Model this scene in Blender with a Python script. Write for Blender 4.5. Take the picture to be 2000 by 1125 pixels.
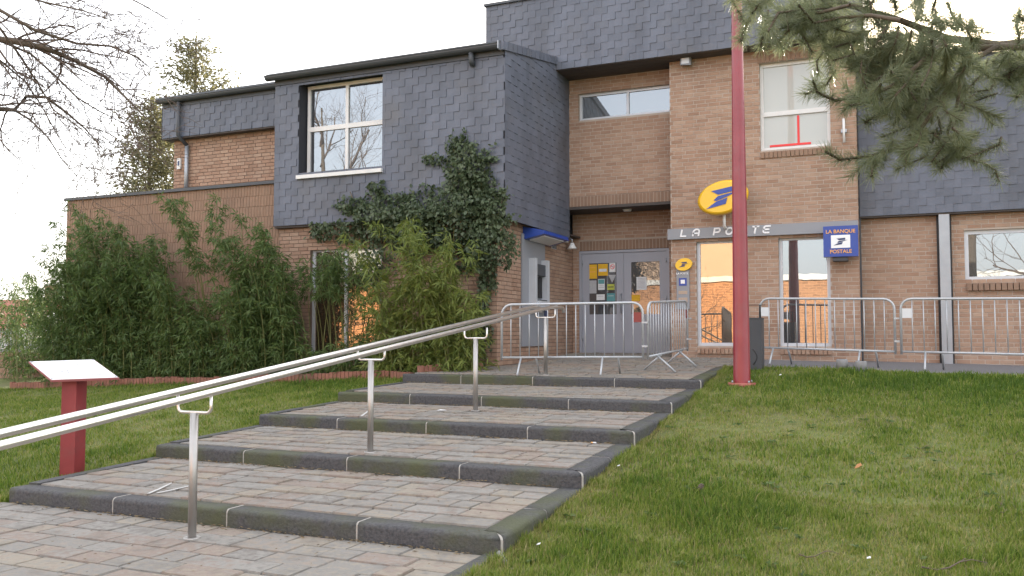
import bpy, math, random
import numpy as np
from mathutils import Vector, Matrix

# ------------------------------------------------------------------ scene, camera, sky, sun, exposure
for o in list(bpy.data.objects):
    bpy.data.objects.remove(o)
S = bpy.context.scene
COL = S.collection
R = math.radians
random.seed(7)
RNG = np.random.default_rng(11)

FPX, YH, YAW, CAMH = 1700.0, 652.0, R(23.3), 1.5          # focal length in photo pixels, horizon row, yaw, eye height
PITCH = math.atan((YH - 562.5) / FPX)
cam_d = bpy.data.cameras.new('camera')
cam_d.sensor_width = 36.0
cam_d.lens = 36.0 * FPX / 2000.0
cam_d.clip_end = 3000
cam = bpy.data.objects.new('camera', cam_d)
cam.location = (0, 0, CAMH)
cam.rotation_euler = (math.pi / 2 + PITCH, 0, YAW)
COL.objects.link(cam)
S.camera = cam

SUN_EL, SUN_AZ = R(17.0), R(5.0)                           # azimuth measured from +Y towards +X
W = bpy.data.worlds.new('World')
S.world = W
W.use_nodes = True
nt = W.node_tree
nt.nodes.clear()
sky = nt.nodes.new('ShaderNodeTexSky')
sky.sky_type = 'NISHITA'
sky.sun_disc = False
sky.sun_elevation = SUN_EL
sky.sun_rotation = SUN_AZ
sky.air_density = 1.0
sky.dust_density = 4.0
sky.ozone_density = 1.0
hz = nt.nodes.new('ShaderNodeMix')                         # thin bright cloud veil over the blue
hz.data_type = 'RGBA'
hz.inputs[0].default_value = 0.65
hz.inputs[7].default_value = (4.6, 4.5, 4.5, 1)
bg = nt.nodes.new('ShaderNodeBackground')
bg.inputs[1].default_value = 0.14
wo = nt.nodes.new('ShaderNodeOutputWorld')
nt.links.new(sky.outputs[0], hz.inputs[6])
nt.links.new(hz.outputs[2], bg.inputs[0])
nt.links.new(bg.outputs[0], wo.inputs[0])

sd = bpy.data.lights.new('sun', 'SUN')
sd.energy = 3.2
sd.angle = R(0.6)
sd.color = (1.0, 0.90, 0.76)
sun = bpy.data.objects.new('sun', sd)
dirv = Vector((math.sin(SUN_AZ) * math.cos(SUN_EL), math.cos(SUN_AZ) * math.cos(SUN_EL), math.sin(SUN_EL)))
sun.rotation_euler = dirv.to_track_quat('Z', 'Y').to_euler()
sun.location = (5, 40, 30)
COL.objects.link(sun)

S.view_settings.view_transform = 'Standard'
S.view_settings.look = 'None'
S.view_settings.exposure = 2.15
S.view_settings.gamma = 1.0
S.render.engine = 'CYCLES'

# ------------------------------------------------------------------ photo pixel -> place
_cy, _sy, _cp, _sp = math.cos(YAW), math.sin(YAW), math.cos(PITCH), math.sin(PITCH)
FW = np.array([-_sy * _cp, _cy * _cp, _sp])
RT = np.array([_cy, _sy, 0.0])
UP = np.cross(RT, FW)
CAM = np.array([0, 0, CAMH])

def ray(x, y):
    return FW + RT * (x - 1000) / FPX - UP * (y - 562.5) / FPX
def onY(x, y, Y):
    r = ray(x, y); return CAM + r * (Y / r[1])
def onX(x, y, X):
    r = ray(x, y); return CAM + r * (X / r[0])
def onZ(x, y, z):
    r = ray(x, y); return CAM + r * ((z - CAMH) / r[2])
def atD(x, y, d):
    return CAM + ray(x, y) * d
def proj(P):
    d = np.asarray(P, float) - CAM
    k = d @ FW
    return 1000 + FPX * (d @ RT) / k, 562.5 - FPX * (d @ UP) / k, k

# ------------------------------------------------------------------ materials
MATS = {}
def nodes(m):
    m.use_nodes = True
    n = m.node_tree
    return n, n.nodes['Principled BSDF'], n.nodes['Material Output']

def ramp(n, cols, fac):
    r = n.nodes.new('ShaderNodeValToRGB')
    e = r.color_ramp.elements
    while len(e) < len(cols):
        e.new(0.5)
    for i, c in enumerate(cols):
        e[i].position = i / max(1, len(cols) - 1)
        e[i].color = (*c, 1)
    n.links.new(fac, r.inputs[0])
    return r.outputs[0]

def noise(n, scale, detail=4, rough=0.55, vec=None, stretch=None):
    t = n.nodes.new('ShaderNodeTexNoise')
    t.inputs['Scale'].default_value = scale
    t.inputs['Detail'].default_value = detail
    t.inputs['Roughness'].default_value = rough
    if vec is None:
        g = n.nodes.new('ShaderNodeNewGeometry')
        vec = g.outputs['Position']
    if stretch:
        mp = n.nodes.new('ShaderNodeMapping')
        mp.inputs['Scale'].default_value = stretch
        n.links.new(vec, mp.inputs[0])
        vec = mp.outputs[0]
    n.links.new(vec, t.inputs['Vector'])
    return t.outputs['Fac']

def math_n(n, op, a, b=None, clamp=False):
    m = n.nodes.new('ShaderNodeMath')
    m.operation = op
    m.use_clamp = clamp
    for i, v in enumerate((a, b)):
        if v is None:
            continue
        if isinstance(v, (int, float)):
            m.inputs[i].default_value = v
        else:
            n.links.new(v, m.inputs[i])
    return m.outputs[0]

def mixc(n, fac, a, b, mode='MIX'):
    m = n.nodes.new('ShaderNodeMix')
    m.data_type = 'RGBA'
    m.blend_type = mode
    for i, v in ((0, fac), (6, a), (7, b)):
        if isinstance(v, (int, float)):
            m.inputs[i].default_value = v
        elif isinstance(v, tuple):
            m.inputs[i].default_value = (*v, 1)
        else:
            n.links.new(v, m.inputs[i])
    return m.outputs[2]

def rnd_fac(n):
    a = n.nodes.new('ShaderNodeAttribute')
    a.attribute_name = 'rnd'
    o = n.nodes.new('ShaderNodeObjectInfo')
    return math_n(n, 'FRACT', math_n(n, 'ADD', a.outputs['Fac'], o.outputs['Random']))

def mat(name, cols, rough=0.8, scale=6, bump=0.0, bscale=80, rnd=0.0, metal=0.0, spec=0.5, mottle=None, mscale=1.2, mfac=0.5, coat=0, stretch=None, sharp=None):
    """cols mixed by noise (and by a per-piece random where rnd > 0); mottle = colour of stains laid over it"""
    if name in MATS:
        return MATS[name]
    m = bpy.data.materials.new(name)
    n, b, out = nodes(m)
    f = noise(n, scale, stretch=stretch)
    f = math_n(n, 'MULTIPLY_ADD', f, 1.6); f.node.inputs[2].default_value = -0.3; f.node.use_clamp = True
    if rnd:
        rf = rnd_fac(n)
        mx = n.nodes.new('ShaderNodeMix')
        mx.inputs[0].default_value = rnd
        n.links.new(f, mx.inputs[2]); n.links.new(rf, mx.inputs[3])
        f = mx.outputs[0]
    c = ramp(n, cols, f) if len(cols) > 1 else None
    if mottle:
        g = noise(n, mscale, 5, 0.6)
        lo, hi = sharp or (0.5, 0.7)
        mr = n.nodes.new('ShaderNodeMapRange')
        mr.inputs[1].default_value = lo; mr.inputs[2].default_value = hi
        mr.inputs[4].default_value = mfac
        n.links.new(g, mr.inputs[0])
        c = mixc(n, mr.outputs[0], c if c is not None else cols[0], mottle)
    if c is None:
        b.inputs['Base Color'].default_value = (*cols[0], 1)
    else:
        n.links.new(c, b.inputs['Base Color'])
    b.inputs['Roughness'].default_value = rough
    b.inputs['Metallic'].default_value = metal
    b.inputs['Specular IOR Level'].default_value = spec
    if coat:
        b.inputs['Coat Weight'].default_value = coat
        b.inputs['Coat Roughness'].default_value = 0.15
    if bump:
        bn = n.nodes.new('ShaderNodeBump')
        bn.inputs['Strength'].default_value = bump
        bn.inputs['Distance'].default_value = 0.01
        n.links.new(noise(n, bscale, 5, 0.6), bn.inputs['Height'])
        n.links.new(bn.outputs[0], b.inputs['Normal'])
    MATS[name] = m
    return m

def leafmat(name, cols, scale=1.5, trans=0.35, rough=0.5, spec=0.4, field=False):
    m = bpy.data.materials.new(name)
    n, b, out = nodes(m)
    f = noise(n, scale, 3)
    rf = rnd_fac(n)
    if field:
        at = n.nodes.new('ShaderNodeAttribute'); at.attribute_name = 'rnd'; rf = at.outputs['Fac']
    mx = n.nodes.new('ShaderNodeMix'); mx.inputs[0].default_value = 1.0 if field else 0.55
    n.links.new(f, mx.inputs[2]); n.links.new(rf, mx.inputs[3])
    c = ramp(n, cols, mx.outputs[0])
    n.links.new(c, b.inputs['Base Color'])
    b.inputs['Roughness'].default_value = rough
    b.inputs['Specular IOR Level'].default_value = spec
    tr = n.nodes.new('ShaderNodeBsdfTranslucent')
    n.links.new(c, tr.inputs[0])
    ms = n.nodes.new('ShaderNodeMixShader'); ms.inputs[0].default_value = trans
    n.links.new(b.outputs[0], ms.inputs[1]); n.links.new(tr.outputs[0], ms.inputs[2])
    n.links.new(ms.outputs[0], out.inputs[0])
    MATS[name] = m
    return m

def glassmat(name, base, refl, tint=(0.9, 0.95, 1.0), rough=0.0, wav=0.02):
    """window pane: mirror reflection over a dim room behind"""
    m = bpy.data.materials.new(name)
    n, b, out = nodes(m)
    b.inputs['Base Color'].default_value = (*base, 1)
    b.inputs['Roughness'].default_value = 0.4
    g = n.nodes.new('ShaderNodeBsdfGlossy')
    g.inputs['Color'].default_value = (*tint, 1)
    g.inputs['Roughness'].default_value = rough
    bn = n.nodes.new('ShaderNodeBump'); bn.inputs['Strength'].default_value = wav; bn.inputs['Distance'].default_value = 0.02
    n.links.new(noise(n, 2.2, 2), bn.inputs['Height'])
    n.links.new(bn.outputs[0], g.inputs['Normal'])
    ms = n.nodes.new('ShaderNodeMixShader'); ms.inputs[0].default_value = refl
    n.links.new(b.outputs[0], ms.inputs[1]); n.links.new(g.outputs[0], ms.inputs[2])
    n.links.new(ms.outputs[0], out.inputs[0])
    MATS[name] = m
    return m

def stain(m, dark, lo):
    """weather streaks running down a wall and damp blotches, multiplied into its colour"""
    n = m.node_tree; b = n.nodes['Principled BSDF']; src = b.inputs['Base Color'].links[0].from_socket
    f = noise(n, 1.0, 5, .65, stretch=(1.6, 1.6, .35)); mr = n.nodes.new('ShaderNodeMapRange')
    mr.inputs[1].default_value = lo - .08; mr.inputs[2].default_value = lo + .16; mr.inputs[3].default_value = 1.0; mr.inputs[4].default_value = dark
    n.links.new(f, mr.inputs[0]); n.links.new(mixc(n, 1.0, src, mr.outputs[0], 'MULTIPLY'), b.inputs['Base Color'])

brick_m = mat('brick', [(.25, .150, .104), (.31, .190, .130), (.355, .222, .155), (.385, .255, .182), (.325, .200, .138), (.405, .280, .205), (.35, .200, .135)], .88, 7, .35, 120, rnd=.75, mottle=(.33, .235, .178), mscale=1.1, mfac=.5)
stain(brick_m, .80, .58)
soldier_m = mat('soldier_brick', [(.225, .142, .096), (.285, .182, .126), (.25, .158, .108), (.31, .205, .145)], .88, 7, .35, 120, rnd=.6, mottle=(.17, .11, .08), mscale=.9, mfac=.6)
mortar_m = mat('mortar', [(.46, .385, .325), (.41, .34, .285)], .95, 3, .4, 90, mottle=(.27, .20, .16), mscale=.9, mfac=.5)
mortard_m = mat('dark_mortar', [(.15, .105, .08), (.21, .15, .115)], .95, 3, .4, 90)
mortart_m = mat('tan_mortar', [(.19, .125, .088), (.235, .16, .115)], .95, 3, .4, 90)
slate_m = mat('slate', [(.085, .098, .130), (.125, .138, .178), (.100, .112, .145), (.142, .150, .180)], .52, 3, .2, 60, rnd=.5, spec=.45, mottle=(.11, .108, .112), mscale=.8, mfac=.5)
stain(soldier_m, .8, .6); stain(slate_m, .74, .5)
slatebk_m = mat('slate_backing', [(.03, .032, .04)], .8)
dark_m = mat('dark_trim', [(.05, .055, .065), (.065, .07, .08)], .5, 3)
zinc_m = mat('zinc', [(.30, .32, .35), (.38, .40, .43)], .45, 5, metal=.6)
alu_m = mat('aluminium_frame', [(.50, .52, .56), (.58, .60, .64)], .45, 5, metal=.2)
white_m = mat('white_paint', [(.72, .71, .70), (.62, .61, .60)], .5, 4)
greydoor_m = mat('grey_door_paint', [(.315, .325, .375), (.35, .36, .41)], .42, 2)
soffit_m = mat('soffit_wood', [(.055, .045, .042), (.085, .07, .062)], .7, 4, stretch=(1, 12, 1))
red_m = mat('red_paint', [(.20, .018, .028), (.26, .028, .040), (.30, .045, .058)], .36, 2.5, coat=.3, mottle=(.17, .05, .05), mscale=5, mfac=.35)
redpost_m = mat('dull_red_paint', [(.17, .018, .022), (.22, .028, .032), (.25, .045, .045)], .55, 4, mottle=(.13, .05, .045), mscale=7, mfac=.4)
galv_m = mat('galvanised_steel', [(.36, .38, .41), (.46, .48, .50), (.41, .43, .45)], .52, 14, .1, 60, metal=.5, spec=.5)
postst_m = mat('satin_stainless', [(.40, .385, .37), (.47, .455, .435)], .45, 8, metal=.9)
steel_m = mat('brushed_stainless', [(.68, .66, .63), (.76, .74, .71)], .33, 8, metal=1.0)
kerb_m = mat('kerb_stone', [(.026, .026, .029), (.050, .050, .054), (.080, .079, .082), (.044, .044, .047)], .82, 42, 1.0, 34, mottle=(.070, .078, .034), mscale=1.1, mfac=.85, sharp=(.47, .62))
joint_m = mat('pale_mortar_joint', [(.42, .40, .37), (.30, .28, .25)], .95, 30, .4, 90)
paver_m = mat('sandstone_paver', [(.198, .150, .122), (.250, .210, .170), (.198, .190, .176), (.262, .230, .182), (.222, .175, .146), (.242, .232, .210), (.165, .150, .136), (.232, .198, .162)], .88, 16, 1.0, 30, rnd=.62, mottle=(.125, .110, .094), mscale=4.5, mfac=.6)
bed_m = mat('paving_bed', [(.045, .036, .027), (.085, .068, .05)], .95, 30, .5, 120, mottle=(.04, .05, .02), mscale=2, mfac=.6)
asphalt_m = mat('tarmac', [(.125, .122, .128), (.18, .175, .18)], .9, 40, .4, 160, mottle=(.15, .145, .14), mscale=1.6, mfac=.4)
soil_m = mat('lawn_soil', [(.075, .095, .022), (.115, .138, .032), (.165, .155, .06)], .95, 2.2, .8, 70, mottle=(.13, .105, .055), mscale=.9, mfac=.5)
yellow_m = mat('yellow_plastic', [(.80, .46, .012), (.84, .50, .015)], .3, 2, coat=.3)
blue_m = mat('blue_plastic', [(.018, .055, .29), (.022, .065, .33)], .35, 2)
navy_m = mat('navy_paint', [(.02, .035, .12)], .4)
signgrey_m = mat('sign_grey', [(.235, .245, .27), (.255, .265, .29)], .4, 2)
paper_m = mat('paper', [(.72, .73, .74), (.64, .65, .67)], .8, 20)
paperyel_m = mat('yellow_paper', [(.72, .42, .02), (.68, .38, .02)], .7, 20)
bark_m = mat('bark', [(.075, .058, .045), (.12, .095, .07), (.09, .075, .06)], .95, 14, .8, 50)
twig_m = mat('twig_bark', [(.095, .07, .062), (.15, .115, .09)], .9, 6, .3, 60)
culm_m = mat('bamboo_culm', [(.10, .13, .03), (.17, .16, .06)], .6, 5)
bin_m = mat('charcoal_metal', [(.045, .052, .062), (.06, .066, .076)], .5, 3)
concrete_m = mat('concrete', [(.20, .20, .21), (.28, .28, .28)], .9, 20, .3, 90)
black_m = mat('black_rubber', [(.015, .015, .017)], .6)
bamboo_m = leafmat('bamboo_leaf', [(.050, .085, .030), (.080, .130, .038), (.115, .175, .050), (.17, .22, .065)], .9)
bambooy_m = leafmat('bamboo_leaf_bright', [(.075, .115, .028), (.135, .18, .038), (.19, .23, .05), (.25, .26, .075)], .9)
ivy_m = leafmat('ivy_leaf', [(.035, .055, .032), (.07, .10, .05), (.11, .145, .075), (.16, .19, .11)], 1.2, .3, .45, .5)
grass_m = leafmat('grass_blade', [(.065, .125, .015), (.105, .175, .020), (.15, .215, .028), (.20, .25, .042), (.26, .275, .075), (.34, .30, .13)], .45, .3, .6, .3, field=True)
drygrass_m = leafmat('dry_grass', [(.20, .16, .075), (.27, .22, .11), (.16, .14, .06)], 2, .25, .7, .2)
needle_m = leafmat('pine_needle', [(.12, .15, .085), (.18, .205, .11), (.26, .275, .16)], 2.5, .45, .35, .6)
cypress_m = leafmat('conifer_foliage', [(.10, .105, .06), (.15, .145, .075), (.21, .19, .09)], .8, .45, .6)
pane_m = glassmat('window_glass', (.02, .022, .025), .27)
panew_m = glassmat('window_glass_warm', (.05, .03, .02), .30, tint=(1, .88, .72))
pane2_m = glassmat('window_glass_pale', (.05, .055, .06), .22)
blind_m = glassmat('blind_behind_glass', (.42, .42, .385), .05)
dpane_m = glassmat('door_glass', (.045, .047, .052), .16)

# ------------------------------------------------------------------ mesh helpers
WL = {}                                                     # world location of every parent
def unit(v):
    v = np.asarray(v, float); return v / np.linalg.norm(v)

class MB:
    def __init__(s):
        s.v = []; s.f = []; s.r = []; s.sm = []
    def quad(s, a, b, c, d, rnd=0.0, sm=False):
        k = len(s.v); s.v += [tuple(a), tuple(b), tuple(c), tuple(d)]
        s.f.append((k, k + 1, k + 2, k + 3)); s.r.append(rnd); s.sm.append(sm)
    def box(s, x0, x1, y0, y1, z0, z1, rnd=0.0):
        k = len(s.v)
        s.v += [(x0, y0, z0), (x1, y0, z0), (x1, y1, z0), (x0, y1, z0), (x0, y0, z1), (x1, y0, z1), (x1, y1, z1), (x0, y1, z1)]
        for q in ((0, 3, 2, 1), (4, 5, 6, 7), (0, 1, 5, 4), (1, 2, 6, 5), (2, 3, 7, 6), (3, 0, 4, 7)):
            s.f.append(tuple(k + i for i in q)); s.r.append(rnd); s.sm.append(False)
        return s
    def hexa(s, pts, rnd=0.0):
        """8 points: bottom ring then top ring"""
        k = len(s.v); s.v += [tuple(p) for p in pts]
        for q in ((0, 3, 2, 1), (4, 5, 6, 7), (0, 1, 5, 4), (1, 2, 6, 5), (2, 3, 7, 6), (3, 0, 4, 7)):
            s.f.append(tuple(k + i for i in q)); s.r.append(rnd); s.sm.append(False)
        return s
    def tube(s, pts, rad, n=8, caps=True, rnd=0.0):
        pts = [np.asarray(p, float) for p in pts]
        if not hasattr(rad, '__len__'):
            rad = [rad] * len(pts)
        k0 = len(s.v); prev = None
        for i, p in enumerate(pts):
            t = unit((pts[min(i + 1, len(pts) - 1)] - pts[max(i - 1, 0)]))
            if prev is None:
                a = np.array([0, 0, 1.0]) if abs(t[2]) < .9 else np.array([1.0, 0, 0])
                u = unit(np.cross(t, a))
            else:
                u = unit(prev - t * (prev @ t))
            prev = u
            w = np.cross(t, u)
            for j in range(n):
                an = 2 * math.pi * j / n
                s.v.append(tuple(p + rad[i] * (math.cos(an) * u + math.sin(an) * w)))
        for i in range(len(pts) - 1):
            for j in range(n):
                a = k0 + i * n + j; b = k0 + i * n + (j + 1) % n
                s.f.append((a, b, b + n, a + n)); s.r.append(rnd); s.sm.append(True)
        if caps:
            s.f.append(tuple(k0 + n - 1 - j for j in range(n))); s.r.append(rnd); s.sm.append(False)
            e = k0 + (len(pts) - 1) * n
            s.f.append(tuple(e + j for j in range(n))); s.r.append(rnd); s.sm.append(False)
        return s
    def prism(s, poly, o, u, v, w, depth, rnd=0.0):
        """2D polygon in the (u, v) plane at o, pushed out by depth along w"""
        o, u, v, w = (np.asarray(q, float) for q in (o, u, v, w))
        k = len(s.v); n = len(poly)
        for d in (0, depth):
            for (a, b) in poly:
                s.v.append(tuple(o + u * a + v * b + w * d))
        s.f.append(tuple(k + n + j for j in range(n))); s.r.append(rnd); s.sm.append(False)
        s.f.append(tuple(k + n - 1 - j for j in range(n))); s.r.append(rnd); s.sm.append(False)
        for j in range(n):
            j2 = (j + 1) % n
            s.f.append((k + j, k + j2, k + n + j2, k + n + j)); s.r.append(rnd); s.sm.append(False)
        return s

def mesh_obj(name, me, m, parent=None, loc=(0, 0, 0)):
    o = bpy.data.objects.new(name, me)
    COL.objects.link(o)
    if m is not None and not me.materials:
        me.materials.append(m)
    if parent is not None:
        o.parent = parent
    o.location = loc
    pw = WL[parent.name] if parent is not None else np.zeros(3)
    WL[o.name] = pw + np.asarray(loc, float)
    return o

def build(name, mb, m, parent=None, recalc=True):
    """mesh given in world coordinates -> object; a top-level object gets its origin at its base"""
    V = np.array(mb.v, float)
    if parent is None:
        base = np.array([(V[:, 0].min() + V[:, 0].max()) / 2, (V[:, 1].min() + V[:, 1].max()) / 2, V[:, 2].min()])
        loc = base
    else:
        base = WL[parent.name]; loc = (0, 0, 0)
    me = bpy.data.meshes.new(name)
    me.from_pydata([tuple(p) for p in (V - base)], [], mb.f)
    a = me.attributes.new('rnd', 'FLOAT', 'FACE')
    a.data.foreach_set('value', np.array(mb.r, np.float32))
    me.polygons.foreach_set('use_smooth', np.array(mb.sm, bool))
    if recalc:
        import bmesh
        bm = bmesh.new(); bm.from_mesh(me)
        bmesh.ops.recalc_face_normals(bm, faces=bm.faces)
        bm.to_mesh(me); bm.free()
    return mesh_obj(name, me, m, parent, tuple(loc))

def build_arrays(name, V, F, m, parent=None, rnd=None, smooth=False, base=None):
    """fast build from arrays: V (n,3) world, F (m,k)"""
    if base is None:
        base = WL[parent.name] if parent is not None else np.array([V[:, 0].mean(), V[:, 1].mean(), V[:, 2].min()])
    me = bpy.data.meshes.new(name)
    nf, k = F.shape
    me.vertices.add(len(V)); me.vertices.foreach_set('co', (V - base).astype(np.float32).ravel())
    me.loops.add(nf * k); me.loops.foreach_set('vertex_index', F.astype(np.int32).ravel())
    me.polygons.add(nf)
    me.polygons.foreach_set('loop_start', np.arange(0, nf * k, k, dtype=np.int32))
    me.polygons.foreach_set('loop_total', np.full(nf, k, np.int32))
    me.polygons.foreach_set('use_smooth', np.full(nf, smooth, bool))
    if rnd is not None:
        a = me.attributes.new('rnd', 'FLOAT', 'FACE')
        a.data.foreach_set('value', rnd.astype(np.float32))
    me.update(calc_edges=True)
    return mesh_obj(name, me, m, parent, (0, 0, 0) if parent is not None else tuple(base))

def tag(o, label=None, cat=None, group=None, kind=None):
    if label: o['label'] = label
    if cat: o['category'] = cat
    if group: o['group'] = group
    if kind: o['kind'] = kind
    return o

def empty(name, loc, label=None, cat=None, group=None, parent=None):
    o = bpy.data.objects.new(name, None)
    o.empty_display_size = .2
    COL.objects.link(o)
    pw = np.zeros(3)
    if parent is not None:
        o.parent = parent; pw = WL[parent.name]
    o.location = tuple(np.asarray(loc, float) - pw)
    WL[o.name] = np.asarray(loc, float)
    return tag(o, label, cat, group)

class Pieces:
    """alike pieces: the ones that show largest become objects, the rest one joined 'stuff' part"""
    def __init__(s, name, V, F, m):
        s.name = name; s.V = np.array(V, float); s.F = F; s.m = m; s.items = []
        me = bpy.data.meshes.new(name); me.from_pydata([tuple(p) for p in V], [], F)
        me.materials.append(m); s.me = me
    def add(s, loc, rotz, scale, parent, weight=1.0):
        x, y, k = proj(loc)
        vis = -20 < x < 2020 and -20 < y < 1145 and k > .5
        sc = scale[0] * scale[2 if abs(scale[2]) > 1e-4 else 1] / max(k, .5) ** 2 * weight if vis else 0
        s.items.append((sc, loc, rotz, scale, parent))
    def finish(s, stuff_parent, stuff_name, n=295):
        it = sorted(s.items, key=lambda q: -q[0])
        for sc, loc, rz, scale, par in it[:n]:
            o = mesh_obj(s.name, s.me, None, par, tuple(np.asarray(loc) - WL[par.name]))
            o.rotation_euler = (0, 0, rz); o.scale = scale
        rest = it[n:]
        if not rest:
            return
        nv = len(s.V); VV = []; FF = []; RR = []
        F4 = np.array(s.F)
        for i, (sc, loc, rz, scale, par) in enumerate(rest):
            c, sn = math.cos(rz), math.sin(rz)
            p = s.V * np.array(scale)
            q = np.stack([c * p[:, 0] - sn * p[:, 1], sn * p[:, 0] + c * p[:, 1], p[:, 2]], 1) + np.asarray(loc)
            VV.append(q); FF.append(F4 + i * nv); RR.append(np.full(len(F4), random.random()))
        o = build_arrays(stuff_name, np.concatenate(VV), np.concatenate(FF), s.m, stuff_parent, np.concatenate(RR))
        o['kind'] = 'stuff'

# ------------------------------------------------------------------ ground heights
EX0, EX1 = -7.25, -2.42                                     # path edges
NY = [5.45, 7.15, 8.82, 10.52, 12.33]                       # riser faces
RISE, CLIMB = .13, .05
def slope(Y):
    Y = np.asarray(Y, float)
    return np.interp(Y, [-60, 3.0, 5.45, 12.33, 14.4, 17, 60], [-.05, -.03, 0, .70, .992, 1.0, 1.0])
def lawn_z(X, Y):
    X = np.asarray(X, float); Y = np.asarray(Y, float)
    z = slope(Y)
    left = np.clip(EX0 - X, 0, 22)
    z = z - .045 * left * np.clip((Y - 3) / 9, 0, 1)
    z = z - .0185 * np.clip(X + 2.4, 0, 14) * np.clip(Y / 14.4, 0, 1)
    z = z + .018 * np.sin(X * 1.9 + Y * 1.1) * np.sin(Y * 1.4 - X * .7)
    return z - .012
def path_z(Y):
    if Y < NY[0]:
        return 0.0
    for i in range(5):
        if i == 4 or Y < NY[i + 1]:
            z0 = i * (RISE + CLIMB) + RISE
            if i == 4:
                return z0 + min((Y - NY[4]) / 5.6, 1.0) * .25
            return z0 + (Y - NY[i]) / (NY[i + 1] - NY[i]) * CLIMB

# ------------------------------------------------------------------ ground, lawn soil, tarmac
def grid_mesh(name, xs, ys, zf, m, skip=None):
    xs = np.array(xs); ys = np.array(ys)
    XX, YY = np.meshgrid(xs, ys)
    V = np.stack([XX.ravel(), YY.ravel(), zf(XX, YY).ravel()], 1)
    nx, ny = len(xs), len(ys)
    F = []
    for j in range(ny - 1):
        for i in range(nx - 1):
            cx, cyy = (xs[i] + xs[i + 1]) / 2, (ys[j] + ys[j + 1]) / 2
            if skip and skip(cx, cyy):
                continue
            a = j * nx + i
            F.append((a, a + 1, a + nx + 1, a + nx))
    return build_arrays(name, V, np.array(F), m, None, None, True, base=np.array([0., 0., 0.]))

gx = sorted(set(np.round(np.concatenate([[-900, -400, -200, -100, -60, -40], np.arange(-30, 14.01, .5), [EX0 - .10, EX0 + .02, EX1 - .02, EX1 + .06], [20, 30, 60, 120, 300, 900]]), 3)))
gy = sorted(set(np.round(np.concatenate([[-900, -300, -120, -60, -40, -25, -15], np.arange(-10, 15.01, .5), [14.4], [17, 25, 40, 80, 200, 600, 1500]]), 3)))
def ground_f(X, Y):
    z = lawn_z(X, Y)
    inside = (X > EX0 - .05) & (X < EX1 + .02) & (Y > 5.4)
    plaza = (Y < 5.45) & (X < EX1 + .02) & (X > -16)
    z = np.where(inside, z - .25, z)
    z = np.where(plaza, -.10, z)
    z = np.where((Y > 14.9) & (X > -7), z - .25, z)
    z = np.where((X > -10) & (X < -6) & (Y > 12.3), z - .1, z)
    return z
tag(grid_mesh('ground', gx, gy, ground_f, soil_m), kind='structure')

def tar_z(X, Y):
    return 1.0 - .0185 * (X + 2.4) + .02 * (Y - 15.5)
tar = grid_mesh('tarmac_strip', np.arange(-2.30, 12.1, .6), [14.38, 14.9, 15.6, 16.4, 17.5], lambda X, Y: tar_z(X, Y), asphalt_m)
tag(tar, kind='structure')

# ------------------------------------------------------------------ stepped path
path = build('stepped_path', MB().box(EX0 + .16, EX1 - .16, 5.5, 12.4, -.4, -.2), bed_m)
tag(path, kind='structure')
KW = .19                                                    # kerb depth
bed = MB()
bed.quad((-16, -4, -.014), (EX1 - .12, -4, -.014), (EX1 - .12, NY[0] + .05, -.014), (-16, NY[0] + .05, -.014))
for i in range(4):
    z0 = i * .18 + RISE - .014
    bed.quad((EX0 + .02, NY[i] + .1, z0 + .003), (EX1 - .1, NY[i] + .1, z0 + .003), (EX1 - .1, NY[i + 1] + .05, z0 + CLIMB), (EX0 + .02, NY[i + 1] + .05, z0 + CLIMB))
z0 = 4 * .18 + RISE - .014
bed.quad((EX0 + .05, NY[4] + .1, z0), (EX1 - .1, NY[4] + .1, z0), (EX1 - .1, 14.4, path_z(14.4) - .014), (-6.55, 14.4, path_z(14.4) - .014))
bed.quad((-6.6, 14.4, path_z(14.4) - .014), (-2.29, 14.4, path_z(14.4) - .014), (-2.29, 18.4, path_z(18) - .014), (-6.6, 18.4, path_z(18) - .014))
build('paving_bed', bed, bed_m, path)

# paver unit: slightly domed slab, 1 x 1 x 1, top at z = 0
pv, pf = [], []
b_ = .016
for (z, k) in ((-1, .5), (-.25, .5), (0, .5 - b_)):
    pv += [(-k, -k, z), (k, -k, z), (k, k, z), (-k, k, z)]
for l in (0, 4):
    for j in range(4):
        pf.append((l + j, l + (j + 1) % 4, l + 4 + (j + 1) % 4, l + 4 + j))
pf.append((8, 9, 10, 11))
PV = Pieces('paver', pv, pf, paver_m)
def lay(y0, y1, rowh, xl, xr, zf):
    n = max(1, round((y1 - y0) / rowh)); h = (y1 - y0) / n
    for r in range(n):
        yc = y0 + (r + .5) * h
        x = xl(yc) if callable(xl) else xl
        xe = xr
        x += 0
        while x < xe - .05:
            w = random.choice([.18, .22, .26, .30, .36, .42, .48])
            if xe - (x + w) < .16:
                w = xe - x
            g = .007 + random.random() * .008
            PV.add((x + w / 2, yc + random.uniform(-.004, .004), zf(yc) + random.uniform(-.006, .006)), random.uniform(-.014, .014), (w - g, h - g - random.random() * .006, .05), path)
            x += w
lay(1.6, NY[0] - .02, .245, lambda y: -12.5 + .1 * math.sin(y * 9), EX1 - .13, lambda y: 0.0)
for i in range(4):
    lay(NY[i] + KW + .005, NY[i + 1] - .015, .24, lambda y: EX0 + .14 + .0 * y, EX1 - KW - .004, path_z)
lay(NY[4] + KW + .005, 14.4, .24, lambda y: EX0 + .05 + max(0, y - 12.5) * .40, EX1 - KW - .004, path_z)
lay(14.4, 18.0, .25, lambda y: -6.22, -2.30, path_z)
PV.finish(path, 'distant_pavers')

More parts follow.
